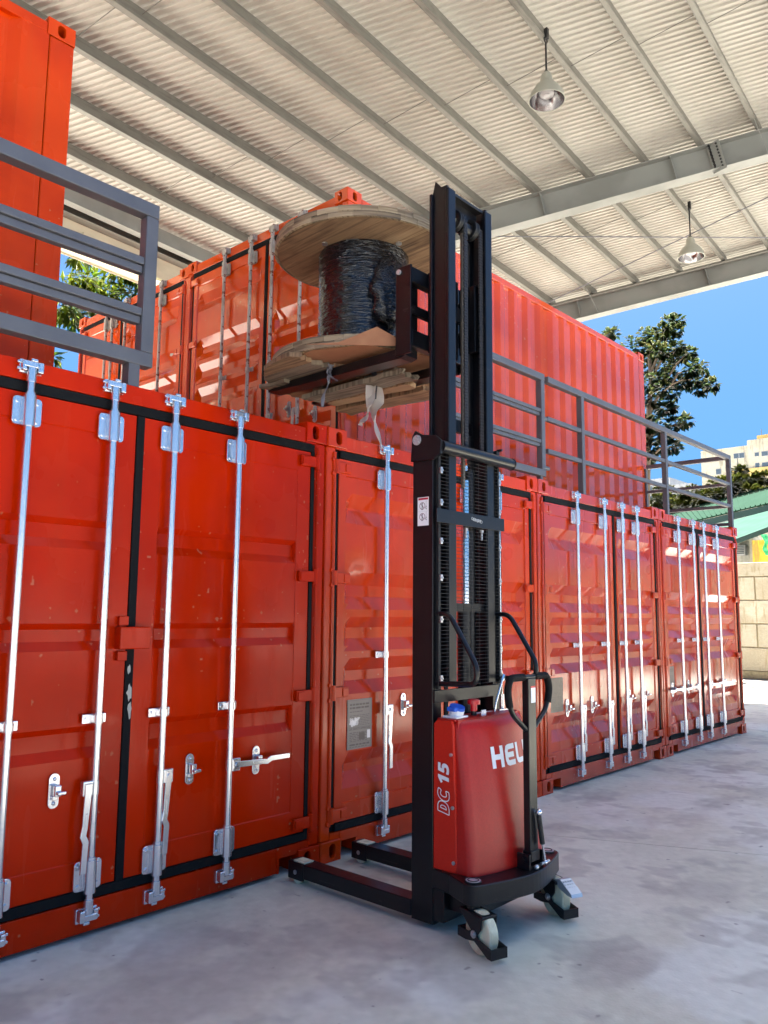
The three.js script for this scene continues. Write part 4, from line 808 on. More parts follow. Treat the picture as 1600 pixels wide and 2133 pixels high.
    for (let k = 0; k < 8; k++) { const t = k * Math.PI / 4; wg.push(beam([0, R + 0.03 * Math.cos(t), oz + 0.03 * Math.sin(t)], [0, R + 0.066 * Math.cos(t), oz + 0.066 * Math.sin(t)], 0.046, 0.008, V(0, 0, 1).applyAxisAngle(V(1, 0, 0), 0).setY(0.001))); }
    A('wheel', wg, M.nylon);
    A('castor_head', [cyl([0, 0.168, 0], [0, 0.2, 0], 0.03, 18), b2(-0.042, 0.042, 0.158, 0.172, -0.045, oz + 0.055, 0.004), b2(-0.036, 0.036, 0.188, 0.197, -0.036, 0.036)]);
    for (const s of [-1, 1]) {
      const pl = [[-0.045, 0.165], [oz + 0.05, 0.165], [oz + 0.045, 0.12], [oz + 0.018, 0.09], [oz + 0.03, 0.075], [oz + 0.112, 0.062], [oz + 0.112, 0.022], [oz + 0.09, 0.022], [oz, 0.062], [oz - 0.06, 0.05], [oz - 0.112, 0.05], [oz - 0.112, 0.088], [oz - 0.045, 0.088], [oz - 0.02, 0.1], [oz - 0.06, 0.13]];
      A('castor_fork', extrude(pl, 0.005, 0.001).rotateY(-Math.PI / 2).translate(s * 0.04 + 0.0025, 0, 0));
      A('axle_bolt', [cyl([s * 0.043, R, oz], [s * 0.049, R, oz], 0.016, 16), cyl([s * 0.049, R, oz], [s * 0.056, R, oz], 0.009, 6)], M.steel);
    }
    A('toe_guard', b2(-0.043, 0.043, 0.021, 0.063, oz + 0.112, oz + 0.118)); A('toe_guard', b2(-0.043, 0.043, 0.049, 0.089, oz - 0.118, oz - 0.112));
    if (brake) {
      const pd = A('brake_pedal', [extrude([[oz + 0.035, 0.178], [oz + 0.075, 0.186], [oz + 0.155, 0.142], [oz + 0.16, 0.13], [oz + 0.12, 0.133], [oz + 0.06, 0.15]], 0.062, 0.002).rotateY(-Math.PI / 2).translate(0.034, 0, 0)], M.pedal);
      const rb = []; for (let i = 0; i < 5; i++) for (let j = 0; j < 4; j++) rb.push(box(-0.02 + j * 0.014, 0.181 - 0.0062 * i * 1.55, oz + 0.092 + i * 0.0135, 0.008, 0.005, 0.006));
      A('pedal_tread', rb, M.pedal);
      A('brake_block', [box(0, 0.12, oz - 0.075, 0.03, 0.05, 0.02, 0.003)], M.yellow);
    }
  }
}

// ================================================================ CABLE DRUM and what carries it
const DR = { x: 0.06, z: 0.25, R: 0.547 };
{
  const d = thing('cable_drum', 'wooden drum of black wrapped cable lifted high on the forks', 'cable drum', [DR.x, 2.88, DR.z], 0.42);
  // a flange: two layers of boards laid across each other, cut to a circle
  const boards = (y, turn, n, th, rad, flip) => {
    const w = 2 * rad / n;
    for (let i = 0; i < n; i++) {
      const a = -rad + i * w + 0.0015, b = a + w - 0.003, P = [], rj = rad - rnd() * 0.006;
      const hx = v => Math.sqrt(Math.max(0, rj * rj - v * v));
      for (let k = 0; k <= 6; k++) { const v = a + (b - a) * k / 6; P.push([hx(v), v]); }
      for (let k = 6; k >= 0; k--) { const v = a + (b - a) * k / 6; P.push([-hx(v) - (k % 6 === 0 ? 0.0005 : 0), v]); }
      const g = extrude(P, th - 0.002, 0.001).rotateX(-Math.PI / 2);
      const m = part('plank', g, M.wood[Math.floor(rnd() * 3)], d); m.rotation.y = turn; m.position.y = y + 0.001 + rr(-0.0008, 0.0008);
      boxUV(m.geometry);
    }
  };
  const rim = (y) => {
    for (const c of [0, 1]) {
      let t = rnd();
      const end = t + Math.PI * 2;
      while (t < end - 0.01) {
        let dt = rr(0.15, 0.27); if (end - t - dt < 0.12) dt = end - t;
        const s = new THREE.Shape(), ro = DR.R - rnd() * 0.007, ri = DR.R - 0.016, a0 = t + 0.0028, a1 = t + dt - 0.0028, P = [];
        for (let k = 0; k <= 4; k++) { const a = a0 + (a1 - a0) * k / 4; P.push([ro * Math.cos(a), ro * Math.sin(a)]); }
        for (let k = 4; k >= 0; k--) { const a = a0 + (a1 - a0) * k / 4; P.push([ri * Math.cos(a), ri * Math.sin(a)]); }
        const m = part('rim_block', extrude(P, 0.0325 - 0.002, 0.001).rotateX(-Math.PI / 2), M.rim[Math.floor(rnd() * 3)], d);
        m.position.y = y + 0.0012 + c * 0.0343; t += dt;
      }
    }
  };
  boards(0.0, 0.2, 8, 0.033, DR.R - 0.018, 0); boards(0.034, 1.571, 8, 0.033, DR.R - 0.018, 0); rim(0.0);
  boards(0.74, 1.1, 8, 0.033, DR.R - 0.018, 0); boards(0.774, 2.47, 8, 0.033, DR.R - 0.018, 0); rim(0.74);
  const hub = [cyl([0, 0.808, 0], [0, 0.814, 0], 0.05, 20)];
  part('hub_plate', hub, M.steel, d);
  for (let k = 0; k < 4; k++) { const t = k * 1.571 + 0.5; part('tie_bolt', [cyl([0.31 * Math.cos(t), 0.731, 0.31 * Math.sin(t)], [0.31 * Math.cos(t), 0.741, 0.31 * Math.sin(t)], 0.018, 10), cyl([0.31 * Math.cos(t), 0.808, 0.31 * Math.sin(t)], [0.31 * Math.cos(t), 0.818, 0.31 * Math.sin(t)], 0.018, 10)], M.steel, d); }
  // winding under stretched film: rolls of cable show as ripples, film is pulled in diagonal folds
  const nu = 220, nv = 90, pos = [], uv = [], idx = [], y0 = 0.068, y1 = 0.74;
  for (let j = 0; j <= nv; j++) for (let i = 0; i <= nu; i++) {
    const t = i / nu * Math.PI * 2, v = j / nv, ii = i % nu;
    let r = 0.274 + 0.0016 * Math.sin(v * 2 * Math.PI * 38) ;
    const f = fbm2(ii / nu, v, 14, 30, 3, 5), g2 = fbm2(ii / nu + 0.15 * v, v, 40, 16, 2, 15);
    r += 0.006 * (Math.abs(f - 0.5) * 2) + 0.004 * (Math.abs(g2 - 0.5) * 2) - 0.004 * Math.sin(v * Math.PI);
    pos.push(r * Math.cos(t), y0 + (y1 - y0) * v, -r * Math.sin(t)); uv.push(i / nu * 1.7, v * 0.67);
  }
  for (let j = 0; j < nv; j++) for (let i = 0; i < nu; i++) { const a = j * (nu + 1) + i, b = a + 1, c = a + nu + 1; idx.push(a, b, c + 1, a, c + 1, c); }
  const g = new THREE.BufferGeometry(); g.setAttribute('position', new THREE.Float32BufferAttribute(pos, 3)); g.setAttribute('uv', new THREE.Float32BufferAttribute(uv, 2)); g.setIndex(idx); g.computeVertexNormals();
  const wnd = part('cable_winding', g, M.film, d, true); wnd.rotation.y = 0;
  // loose bulge of film towards the mast
  const fp = []; const flap = new THREE.SphereGeometry(0.15, 40, 28).scale(0.95, 1.5, 0.5); const fa = flap.attributes.position;
  for (let i = 0; i < fa.count; i++) { const x = fa.getX(i), y = fa.getY(i), z = fa.getZ(i), k = 1 + 0.22 * (vn(x * 22 + 9, y * 14 + 40, 999, 4) - 0.5) + 0.12 * (vn(x * 60 + 9, y * 40 + 80, 999, 8) - 0.5); fa.setXYZ(i, x * k, y * k, z * k); }
  flap.computeVertexNormals();
  const ang = 2.62; const fl = part('loose_film', flap, M.film, d, true); fl.rotation.y = -0.62; fl.position.set(-0.165, 0.43, 0.232);
}
{
  const y = 2.893;
  // cardboard sheet between drum and pallet, folded down over the near fork with one corner up
  const c = thing('cardboard_sheet', 'brown cardboard sheet under the drum with a turned up corner', 'cardboard', [0.06, 2.8745, 0.25]);
  part('sheet', [extrude([[-0.47, 0.22], [-0.52, -0.10], [-0.40, -0.40], [-0.02, -0.545], [0.36, -0.50], [0.40, 0.32], [-0.30, 0.36]], 0.004).rotateX(-Math.PI / 2)], M.card, c);
  const fold = [[-0.30, 2.872], [0.178, 2.872], [0.182, 2.9], [0.172, 2.924], [0.076, 2.977], [-0.13, 2.886]];
  const ff = part('turned_flap', [extrude(fold, 0.004).translate(0, -2.8745, 0)], M.card, c); ff.rotation.y = -0.807; ff.position.set(-0.72 * 0.568, 0, 0.69 * 0.568);
  // rough pallet made of round-cut boards, forks pushed in under it
  const p = thing('wooden_pallet', 'broken old wooden pallet held on the stacker forks', 'pallet', [0.06, 2.843, 0.25]);
  const rough = (w, h, dpt, s) => { const g = new THREE.BoxGeometry(w, h, dpt, 5, 2, 22), a = g.attributes.position; for (let i = 0; i < a.count; i++) { const x = a.getX(i), yy = a.getY(i), z = a.getZ(i), e = sm(0.8, 1, Math.abs(z) / (dpt / 2)); a.setXYZ(i, x + 0.022 * (vn(z * 11 + s, yy * 9 + 3, 999, s) - 0.5), yy + 0.010 * (vn(x * 9 + s + 20, z * 7 + 30, 999, s + 1) - 0.5), z * (1 - 0.16 * e * vn(x * 45 + s + 50, yy * 30 + 9, 999, s + 2))); } g.computeVertexNormals(); return g; };
  const n = 8, R = 0.60, w = 2 * R / n, mats = [M.wood[1], M.woodGrey, M.wood[0]];
  for (let i = 0; i < n; i++) {
    const a = -R + i * w + 0.002, b = a + w - 0.004, P = [], hx = v => Math.sqrt(Math.max(0.002, R * R - v * v)) - 0.03 * rnd();
    const cut = rr(-0.16, 0.0);
    for (let k = 0; k <= 6; k++) { const v = a + (b - a) * k / 6; P.push([v, hx(v)]); }
    for (let k = 6; k >= 0; k--) { const v = a + (b - a) * k / 6; P.push([v, cut + rr(-0.025, 0.025)]); }
    if (P[0][1] < cut + 0.05) continue;
    const g = extrude(P.map(q => [q[0], q[1]]).reverse(), 0.024, 0.002).rotateX(-Math.PI / 2);
    const u = part('pallet_board', g, mats[i % 3], p), uvs = u.geometry.attributes.uv; for (let k = 0; k < uvs.count; k++) uvs.setXY(k, uvs.getY(k), uvs.getX(k));
    u.position.y = 0.002 + rr(-0.001, 0.001);
  }
  const under = [[-0.085, -0.066, 0.05, 0.15, 0.86], [0.045, -0.070, 0.02, 0.10, 0.70], [0.235, -0.072, -0.02, 0.16, 0.80]];
  under.forEach(([x, y, z, ww, l], i) => { const m = part('bottom_board', rough(ww, 0.030, l, 31 + i), mats[(i + 1) % 3], p), uvs = m.geometry.attributes.uv; for (let k = 0; k < uvs.count; k++) uvs.setXY(k, uvs.getY(k), uvs.getX(k)); m.position.set(x, y, z); });
  for (const [x, z, s] of [[-0.06, -0.30, 1], [-0.06, 0.30, 2], [0.01, 0.0, 3]]) part('block', rough(0.07, 0.056, 0.09, 60 + s), M.woodGrey, p).position.set(x, -0.026, z);
  part('splinter', rough(0.12, 0.022, 0.24, 75), M.woodGrey, p).position.set(-0.30, -0.016, -0.42);
  // torn plastic hanging from the pallet
  const ribbon = (pts, w, s) => {
    const cv = new THREE.CatmullRomCurve3(pts.map(q => V(...q))), n = 26, pos = [], idx = [];
    for (let i = 0; i <= n; i++) { const q = cv.getPoint(i / n), t = i / n, ww = w * (0.5 + 0.9 * vn(t * 7 + s, 3, 999, s)) * (1 - 0.5 * t), a = 3 * vn(t * 4 + s, 9, 999, s + 3); for (let k = -2; k <= 2; k++) pos.push(q.x + ww * k / 2 * Math.cos(a), q.y + 0.006 * (vn(k * 3 + 20, t * 14, 999, s) - 0.5), q.z + ww * k / 2 * Math.sin(a) + 0.01 * (k * k % 2)); }
    for (let i = 0; i < n; i++) for (let k = 0; k < 4; k++) { const a = i * 5 + k; idx.push(a, a + 1, a + 6, a, a + 6, a + 5); }
    const g = new THREE.BufferGeometry(); g.setAttribute('position', new THREE.Float32BufferAttribute(pos, 3)); g.setIndex(idx); g.computeVertexNormals(); return g;
  };
  const rg = thing('plastic_rag', 'torn pale plastic wrap hanging from the pallet', 'plastic wrap', [-0.02, 2.755, 0.42]);
  part('rag', ribbon([[0, 0.03, 0.0], [0.0, -0.05, 0.01], [0.012, -0.12, 0.0], [-0.015, -0.20, 0.02], [0.02, -0.31, 0.03], [0.05, -0.36, 0.02]], 0.05, 5), M.rag, rg);
  part('rag', ribbon([[-0.01, 0.0, 0.01], [-0.03, -0.10, 0.0], [-0.05, -0.19, -0.02], [-0.08, -0.24, -0.03]], 0.045, 15), M.rag, rg);
  part('strap', ribbon([[0.0, 0.12, -0.01], [0.0, 0.02, 0.02], [-0.015, -0.08, 0.02]], 0.016, 25), M.ragDark, rg);
  const kn = thing('plastic_knot', 'thin grey shred of plastic film tied round the near fork', 'plastic film', [-0.26, 2.75, 0.30]);
  part('knot', [ribbon([[-0.006, 0.11, 0.0], [-0.012, 0.07, 0.02], [-0.006, 0.04, -0.01], [-0.012, 0.0, 0.0], [0.0, -0.06, -0.05], [0.0, -0.13, -0.06]], 0.014, 35), ribbon([[-0.006, 0.10, 0.02], [-0.014, 0.06, -0.01], [-0.008, 0.03, 0.02], [0.0, 0.0, 0.06]], 0.012, 45), ribbon([[-0.008, 0.09, -0.02], [-0.014, 0.05, 0.015], [-0.01, 0.02, 0.0]], 0.018, 65)], new THREE.MeshStandardMaterial({ color: C(0.16, 0.16, 0.19), roughness: 0.4, side: THREE.DoubleSide }), kn);
}
// ================================================================ HANGING LAMPS
function lamp(A, b, drop, label) {
  const p = roofPt(A - RK * 0, b, 0), g = thing('hanging_lamp', label, 'lamp', [p.x, p.y - drop, p.z], 0, 'bell lamps hanging from the purlins');
  const out = [[0.055, 0.36], [0.075, 0.30], [0.08, 0.24], [0.15, 0.17], [0.205, 0.08], [0.222, 0.0]], inn = out.map(([r, y]) => [r - 0.006, y + 0.002]).reverse();
  part('shade', [new THREE.LatheGeometry(out.map(q => new THREE.Vector2(...q)).reverse(), 40)], M.lampOut, g);
  part('reflector', [new THREE.LatheGeometry(out.map(([r, y]) => new THREE.Vector2(r - 0.006, y + 0.001)), 40)], M.lampIn, g);
  part('rim', [new THREE.TorusGeometry(0.219, 0.005, 8, 40).rotateX(Math.PI / 2)], M.lampOut, g);
  part('bulb', [new THREE.LatheGeometry([[0.0, 0.06], [0.04, 0.062], [0.085, 0.075], [0.095, 0.10], [0.08, 0.17], [0.05, 0.24], [0.04, 0.30]].map(q => new THREE.Vector2(...q)), 28), new THREE.TorusGeometry(0.045, 0.006, 6, 24).rotateX(Math.PI / 2).translate(0, 0.062, 0)], M.bulb, g);
  part('lamp_neck', [cyl([0, 0.36, 0], [0, 0.40, 0], 0.05, 16, 0.02)], M.blackDull, g);
  part('stem', [cyl([0, 0.40, 0], [0, drop - 0.05, 0], 0.012, 10)], M.blackDull, g);
  part('hook', [new THREE.TorusGeometry(0.035, 0.01, 8, 18).translate(0, drop - 0.02, 0), box(0, drop + 0.06, 0.01, 0.05, 0.14, 0.05, 0.006)], M.blackDull, g);
}
lamp(8.22 - RK * 2.53, 2.53, 0.84, 'silver bell lamp hanging above the stacker, the nearer of two');
lamp(13.45 - RK * 2.46, 2.46, 0.90, 'silver bell lamp hanging beyond the big roof beam');

// ================================================================ BEYOND THE SHED
{
  // boundary wall of large rendered blocks; courses laid on a plinth
  const w = thing('boundary_wall', 'cream concrete block wall across the sunny end of the yard', 'wall', [17, 0, 3]);
  part('mortar_core', b2(0.02, 0.22, -0.02, 2.74, -16, 16), M.mortar, w);
  part('plinth', b2(-0.06, 0.26, -0.02, 0.16, -16, 16, 0.01), M.mortar, w);
  const geo = [0, 1, 2].map(k => ready(new RoundedBoxGeometry(0.05, 0.545, 1.13, 1, 0.018)));
  for (let r = 0; r < 5; r++) for (let i = -14; i < 14; i++) {
    const h = r === 4 ? 0.6 : 1;
    const m = part('wall_block', geo[i & 1], M.block[Math.floor(rnd() * 3)], w);
    m.position.set(0.012 - rnd() * 0.012, r < 4 ? 0.44 + r * 0.565 : 2.595, i * 1.155 + (r % 2) * 0.57); m.scale.y = h;
  }
}
{
  // low building with a green ribbed roof behind the wall
  const g = thing('green_roof_building', 'building with a green ribbed metal roof behind the block wall', 'building', [27, 0, -6]);
  const A = (n, geo, m) => part(n, (Array.isArray(geo) ? geo : [geo]).map(e => e.translate(-27, 0, 6)), m, g);
  const slab = (p, th, m, n) => { const pos = [], q = p.map(v => V(...v)); const nn = new THREE.Vector3().crossVectors(q[1].clone().sub(q[0]), q[3].clone().sub(q[0])).normalize().multiplyScalar(th); for (const v of q) pos.push(v.x, v.y, v.z); for (const v of q) pos.push(v.x - nn.x, v.y - nn.y, v.z - nn.z); const b = new THREE.BufferGeometry(); b.setAttribute('position', new THREE.Float32BufferAttribute(pos, 3)); b.setIndex([0, 1, 2, 0, 2, 3, 4, 6, 5, 4, 7, 6, 0, 4, 5, 0, 5, 1, 1, 5, 6, 1, 6, 2, 2, 6, 7, 2, 7, 3, 3, 7, 4, 3, 4, 0]); return b.toNonIndexed(); };
  // upper roof: eave e0-e1, ridge r0-r1, both rising towards the yard side
  const e0 = [27, 4.88, -9.2], e1 = [27, 6.2, -1.2], r0 = [31, 5.72, -11.4], r1 = [31, 7.6, -1.2];
  A('roof', slab([e0, e1, r1, r0], 0.05), M.greenRoof);
  const lp = (a, b, t) => a.map((v, i) => v + (b[i] - v) * t);
  for (let k = 0; k <= 46; k++) { const t = k / 46, p = lp(e0, e1, t), q = lp(r0, r1, t); A('roof_rib', beam([p[0], p[1] + 0.02, p[2]], [q[0], q[1] + 0.02, q[2]], 0.035, 0.04), M.greenRoof); }
  A('ridge_cap', beam([31, 5.76, -11.4], [31, 7.64, -1.2], 0.3, 0.04), M.greenRoof);
  A('fascia', beam([27.02, 4.70, -9.2], [27.02, 6.02, -1.2], 0.04, 0.24), M.greenDark);
  A('soffit', slab([[27.1, 4.66, -9.2], [29.5, 4.66, -9.2], [29.5, 5.96, -1.2], [27.1, 5.96, -1.2]], 0.05), M.greenDark);
  // pale lean-to roof in front
  A('lean_to_roof', slab([[21.2, 3.62, -4.9], [20.8, 4.35, -2.4], [25.5, 5.35, -3.4], [25.5, 4.62, -7.0]], 0.04), M.greenPale);
  A('lean_to_edge', beam([21.2, 3.56, -4.9], [20.8, 4.29, -2.4], 0.03, 0.14), M.greenDark);
  A('wall', b2(23.05, 23.25, 0, 4.0, -9, -4.5), M.greyWall);
  A('wall_return', b2(22.3, 23.05, 0, 3.9, -4.52, -4.4), M.greyWall);
  A('yellow_pillar', b2(22, 22.3, 0, 3.75, -4.35, -3.0), M.yellowWall);
  const ac = A('air_conditioner', b2(22.8, 23.05, 3.38, 3.70, -5.14, -4.82, 0.01), M.whiteWall);
  for (let k = 0; k < 5; k++) part('louvre', [b2(22.788, 22.80, 3.42 + k * 0.055, 3.45 + k * 0.055, -5.06, -4.85).translate(-27, 0, 6)], M.glass, ac);
  const net = new THREE.PlaneGeometry(0.16, 0.6, 8, 24), na = net.attributes.position;
  for (let i = 0; i < na.count; i++) { const x = na.getX(i), y = na.getY(i), k = 0.5 + 0.9 * vn(y * 7 + 20, 3, 999, 3); na.setXYZ(i, x * k + 0.03 * Math.sin(y * 16), y, 0.05 * (vn(x * 40 + 20, y * 12 + 30, 999, 6) - 0.5)); }
  net.computeVertexNormals();
  A('green_net', net.rotateY(-Math.PI / 2).translate(20.6, 3.48, -3.55), new THREE.MeshPhysicalMaterial({ color: C(0.05, 0.5, 0.2), roughness: 0.6, transmission: 0.3, thickness: 0, side: THREE.DoubleSide }));
}
{
  // tall apartment block on the rise, well behind
  const b = thing('apartment_block', 'tall cream apartment block with stained walls in the distance', 'building', [155, 0, -45]);
  const fy = y => 1.4445 + 2.5 * (y - 1.4445), fz = z => 3.498 + 2.5 * (z - 3.498);
  const A = (n, g, m, p = b) => part(n, [g.translate(-155, 0, 45)], m, p);
  A('wall', b2(155, 175, 0, fy(14.42), fz(-19.68), fz(-16.1)), M.cream);
  A('wall', b2(154.7, 176, 0, fy(14.93), fz(-16.1) + 0.02, fz(-8)), M.cream);
  A('roof_parapet', b2(154.9, 175, fy(14.42) + 0.01, fy(14.42) + 0.35, fz(-19.68), fz(-16.1)), M.cream);
  A('stair_tower', b2(156, 170, fy(14.93) + 0.01, fy(15.32), fz(-15.52), fz(-8)), M.yellowBand);
  A('yellow_band', b2(154.3, 154.69, fy(11.99), fy(12.71), fz(-17.34), fz(-8)), M.yellowBand);
  const win = (a, c, d, e, x = 154.7) => { const y0 = fy(d), y1 = fy(a), z0 = fz(c), z1 = fz(e); const f = A('window', b2(x - 0.06, x + 0.1, y0, y1, z0, z1), M.whiteWall); const n = Math.max(1, Math.round((z1 - z0) / 0.9)); for (let k = 0; k < n; k++) { const w = (z1 - z0) / n; A('pane', b2(x - 0.09, x - 0.061, y0 + 0.08, y1 - 0.08, z0 + k * w + 0.06, z0 + (k + 1) * w - 0.06), M.glass, f); } };
  win(14.05, -17.17, 13.62, -16.35, 155); win(13.92, -15.58, 13.58, -15.25); win(13.93, -15.09, 13.54, -14.6); win(13.1, -15.59, 12.58, -15.26); win(13.08, -15.1, 12.55, -14.6); win(13.0, -18.57, 12.53, -18.15, 155); win(13.05, -17.07, 12.88, -16.4, 155); win(13.9, -14.3, 13.5, -13.7); win(13.05, -14.3, 12.55, -13.7);
  A('antenna', cyl([158, fy(15.3), fz(-15.4)], [158, fy(15.95), fz(-15.4)], 0.06, 6), M.purlin);
  A('antenna', cyl([156, fy(14.4), fz(-19.6)], [156, fy(14.75), fz(-19.6)], 0.05, 6), M.purlin);
  A('street_pole', cyl([150, 6, fz(-16.25)], [150, fy(13.3), fz(-16.25)], 0.12, 8), M.purlin);
  const c = thing('white_block', 'white multi storey block far off behind the trees', 'building', [165, 0, -70]);
  const D = (n, g, m, p = c) => part(n, [g.translate(-165, 0, 70)], m, p);
  D('wall', b2(165, 180, 0, 31.5, -78, -65), M.whiteWall); D('wall', b2(164, 180, 0, 29.6, -64.98, -60), M.whiteWall);
  for (let k = 0; k < 4; k++) for (let r = 0; r < 3; r++) { const z = -76 + k * 2.8, y = 24.5 + r * 2.2; const f = D('window', b2(164.9, 165.1, y, y + 1.1, z, z + 1.5), M.greyWall); D('pane', b2(164.84, 164.89, y + 0.1, y + 1, z + 0.1, z + 1.4), M.glass, f); }
  // slope that carries the distant buildings
}
{
  // cream block that stands behind the left end of the shed and shows in the glossy doors of the upper containers
  const b = thing('rear_building', 'cream three storey building behind the upper left container', 'building', [-11, 0, -24]);
  const A = (n, g, m, p = b) => part(n, g, m, p);
  A('wall', b2(-16, 14, -0.02, 13.5, -5, 5), M.cream); A('roof_slab', b2(-16.4, 14.4, 13.51, 13.8, -5.4, 5.4), M.whiteWall);
  for (let f = 0; f < 4; f++) for (let k = 0; k < 7; k++) { const x = -14 + k * 4, y = 1.4 + f * 3.1, w = A('window', b2(x, x + 1.6, y, y + 1.3, 5.01, 5.07), M.whiteWall); A('pane', b2(x + 0.08, x + 1.52, y + 0.08, y + 1.22, 5.071, 5.085), M.glass, w); }
}
// ---------------------------------------------------------------- trees
function leafMass(clusters, per, len, wid, droop, s) {
  seed = s; const pos = [], nor = [], col = [], idx = [];
  for (const [cx, cy, cz, r] of clusters) for (let k = 0; k < per; k++) {
    const d = V(rr(-1, 1), rr(-1, 1), rr(-1, 1)); if (d.length() > 1) { k--; continue; }
    d.multiplyScalar(r * 1.15); const p = V(cx, cy, cz).add(d);
    const out = d.clone().normalize().add(V(rr(-0.7, 0.7), rr(-0.5, 0.6) - droop, rr(-0.7, 0.7))).normalize();
    const side = new THREE.Vector3().crossVectors(out, V(rr(-0.4, 0.4), 1, rr(-0.4, 0.4))).normalize(), up = new THREE.Vector3().crossVectors(side, out).normalize();
    const l = len * rr(0.7, 1.25), w = wid * rr(0.75, 1.2), b = pos.length / 3, t = rr(0.65, 1.35), y = rr(0.9, 1.25);
    const P = [p, p.clone().addScaledVector(out, l * 0.5).addScaledVector(side, w).addScaledVector(up, l * 0.05), p.clone().addScaledVector(out, l).addScaledVector(up, -l * 0.12), p.clone().addScaledVector(out, l * 0.5).addScaledVector(side, -w).addScaledVector(up, l * 0.05), p.clone().addScaledVector(out, l * 0.5).addScaledVector(up, -0.02 * l)];
    for (const q of P) { pos.push(q.x, q.y, q.z); nor.push(up.x, up.y, up.z); col.push(t * y, t, t * 0.9); }
    idx.push(b, b + 4, b + 1, b + 1, b + 4, b + 2, b + 2, b + 4, b + 3, b + 3, b + 4, b);
  }
  const g = new THREE.BufferGeometry(); g.setAttribute('position', new THREE.Float32BufferAttribute(pos, 3)); g.setAttribute('normal', new THREE.Float32BufferAttribute(nor, 3)); g.setAttribute('color', new THREE.Float32BufferAttribute(col, 3));
  g.setAttribute('uv', new THREE.Float32BufferAttribute(new Float32Array(pos.length / 3 * 2), 2)); g.setIndex(idx); return g;
}
function tree(name, label, base, clusters, branches, per, len, wid, droop, mat, s, trunkR) {
  const t = thing(name, label, 'tree', base);
  const g = leafMass(clusters, per, len, wid, droop, s).translate(-base[0], -base[1], -base[2]);
  const m = new THREE.Mesh(g, mat); m.name = 'crown'; m.castShadow = m.receiveShadow = true; t.add(m);
  const q = [];
  branches.forEach((b, i) => { for (let k = 0; k < b.length - 1; k++) { const r0 = (i ? 0.045 : trunkR) * (1 - 0.8 * k / (b.length - 1)), r1 = (i ? 0.045 : trunkR) * (1 - 0.8 * (k + 1) / (b.length - 1)); q.push(cyl(b[k], b[k + 1], r0, 8, r1)); } });
  part('trunk', q.map(e => e.translate(-base[0], -base[1], -base[2])), M.bark, t);
  return t;
}
const RT = [[15.37,8.71,-5.48,0.12],[16.11,8.96,-5.97,0.08],[15.69,8.36,-5.09,0.19],[16.25,8.77,-4.97,0.16],[16.3,8.68,-4.8,0.19],[14.96,8.31,-4.01,0.13],[14.83,8.43,-3.75,0.11],[16.81,9.19,-4.33,0.11],[15.42,8.42,-3.84,0.1],[15.36,8.03,-4.35,0.15],[17.19,8.93,-4.84,0.14],[15.93,8.33,-4.84,0.13],[16.81,8.35,-5.14,0.11],[15.94,8.14,-4.39,0.12],[16.33,8.27,-4.29,0.13],[15.16,7.91,-3.71,0.1],[16.32,8.02,-4.14,0.12],[16.88,8.24,-4.22,0.1],[16.06,7.99,-3.76,0.1],[16.58,7.95,-4.75,0.19],[16.41,7.9,-5.01,0.16],[14.95,7.13,-4.12,0.15],[16.62,7.66,-4.52,0.16],[16.22,7.36,-4.16,0.13],[15.52,7.22,-4.54,0.18],[14.87,6.85,-4.01,0.15],[16.88,7.27,-4.58,0.12],[15.94,7.52,-3.73,0.14],[16.52,7.73,-3.73,0.15],[16.91,7.6,-3.92,0.16],[16.51,7.39,-3.95,0.13],[17.01,7.46,-3.74,0.14],[15.75,6.97,-3.13,0.1],[16.72,7.21,-3.75,0.11],[15.87,6.95,-4.74,0.17],[17.05,7.15,-5.02,0.19],[16.91,6.85,-5.13,0.19],[15.03,6.42,-4.05,0.1],[15.13,6.42,-3.92,0.07],[15.32,6.14,-4.59,0.15],[17.12,6.62,-5.1,0.19],[15.85,6.19,-4.26,0.13],[16.3,6.3,-4.2,0.12],[15.52,6.13,-3.71,0.1],[16.02,5.99,-4.77,0.18],[15.73,5.93,-4.34,0.11],[15.64,5.61,-4.75,0.18],[16.2,5.76,-4.71,0.14],[16.2,5.71,-4.39,0.12],[16.97,5.84,-4.57,0.09],[16.44,5.52,-5.04,0.13],[17.03,5.59,-5.43,0.14],[16.86,7.46,-4.25,0.08],[17.18,8.16,-4.72,0.08]];
const RB = [[[16.0,3.9,-5.03],[16.0,5.38,-4.94],[16.0,6.62,-4.84],[16.0,7.5,-4.76],[16.0,8.14,-4.79],[16.0,8.53,-4.8]],[[16.0,6.62,-4.84],[16.0,7.07,-4.54],[16.0,7.26,-4.22],[16.0,7.32,-3.97],[16.0,7.28,-3.67]],[[16.0,7.5,-4.76],[16.0,7.94,-4.47],[16.0,8.09,-4.25],[16.0,8.13,-4.04]],[[16.0,7.68,-4.76],[16.0,8.09,-4.54],[16.0,8.65,-4.23],[16.0,8.86,-4.04]],[[16.0,5.38,-4.94],[16.0,5.65,-4.59],[16.0,5.67,-4.28]],[[16.0,6.0,-4.89],[16.0,6.18,-4.45],[16.0,6.23,-3.96]],[[16.0,7.26,-4.22],[16.0,7.51,-4.06],[16.0,7.53,-3.82]],[[16.0,7.11,-4.73],[16.0,7.41,-4.34],[16.0,7.74,-4.1],[16.0,7.96,-3.83]]];
RB[0].unshift([16, -0.03, -5.1]);
tree('broadleaf_tree', 'broad leaved tree with clumped dark leaves beyond the right railing', [16, -0.03, -5.1], RT, RB, 64, 0.16, 0.06, 0.15, M.leafA, 11, 0.13);
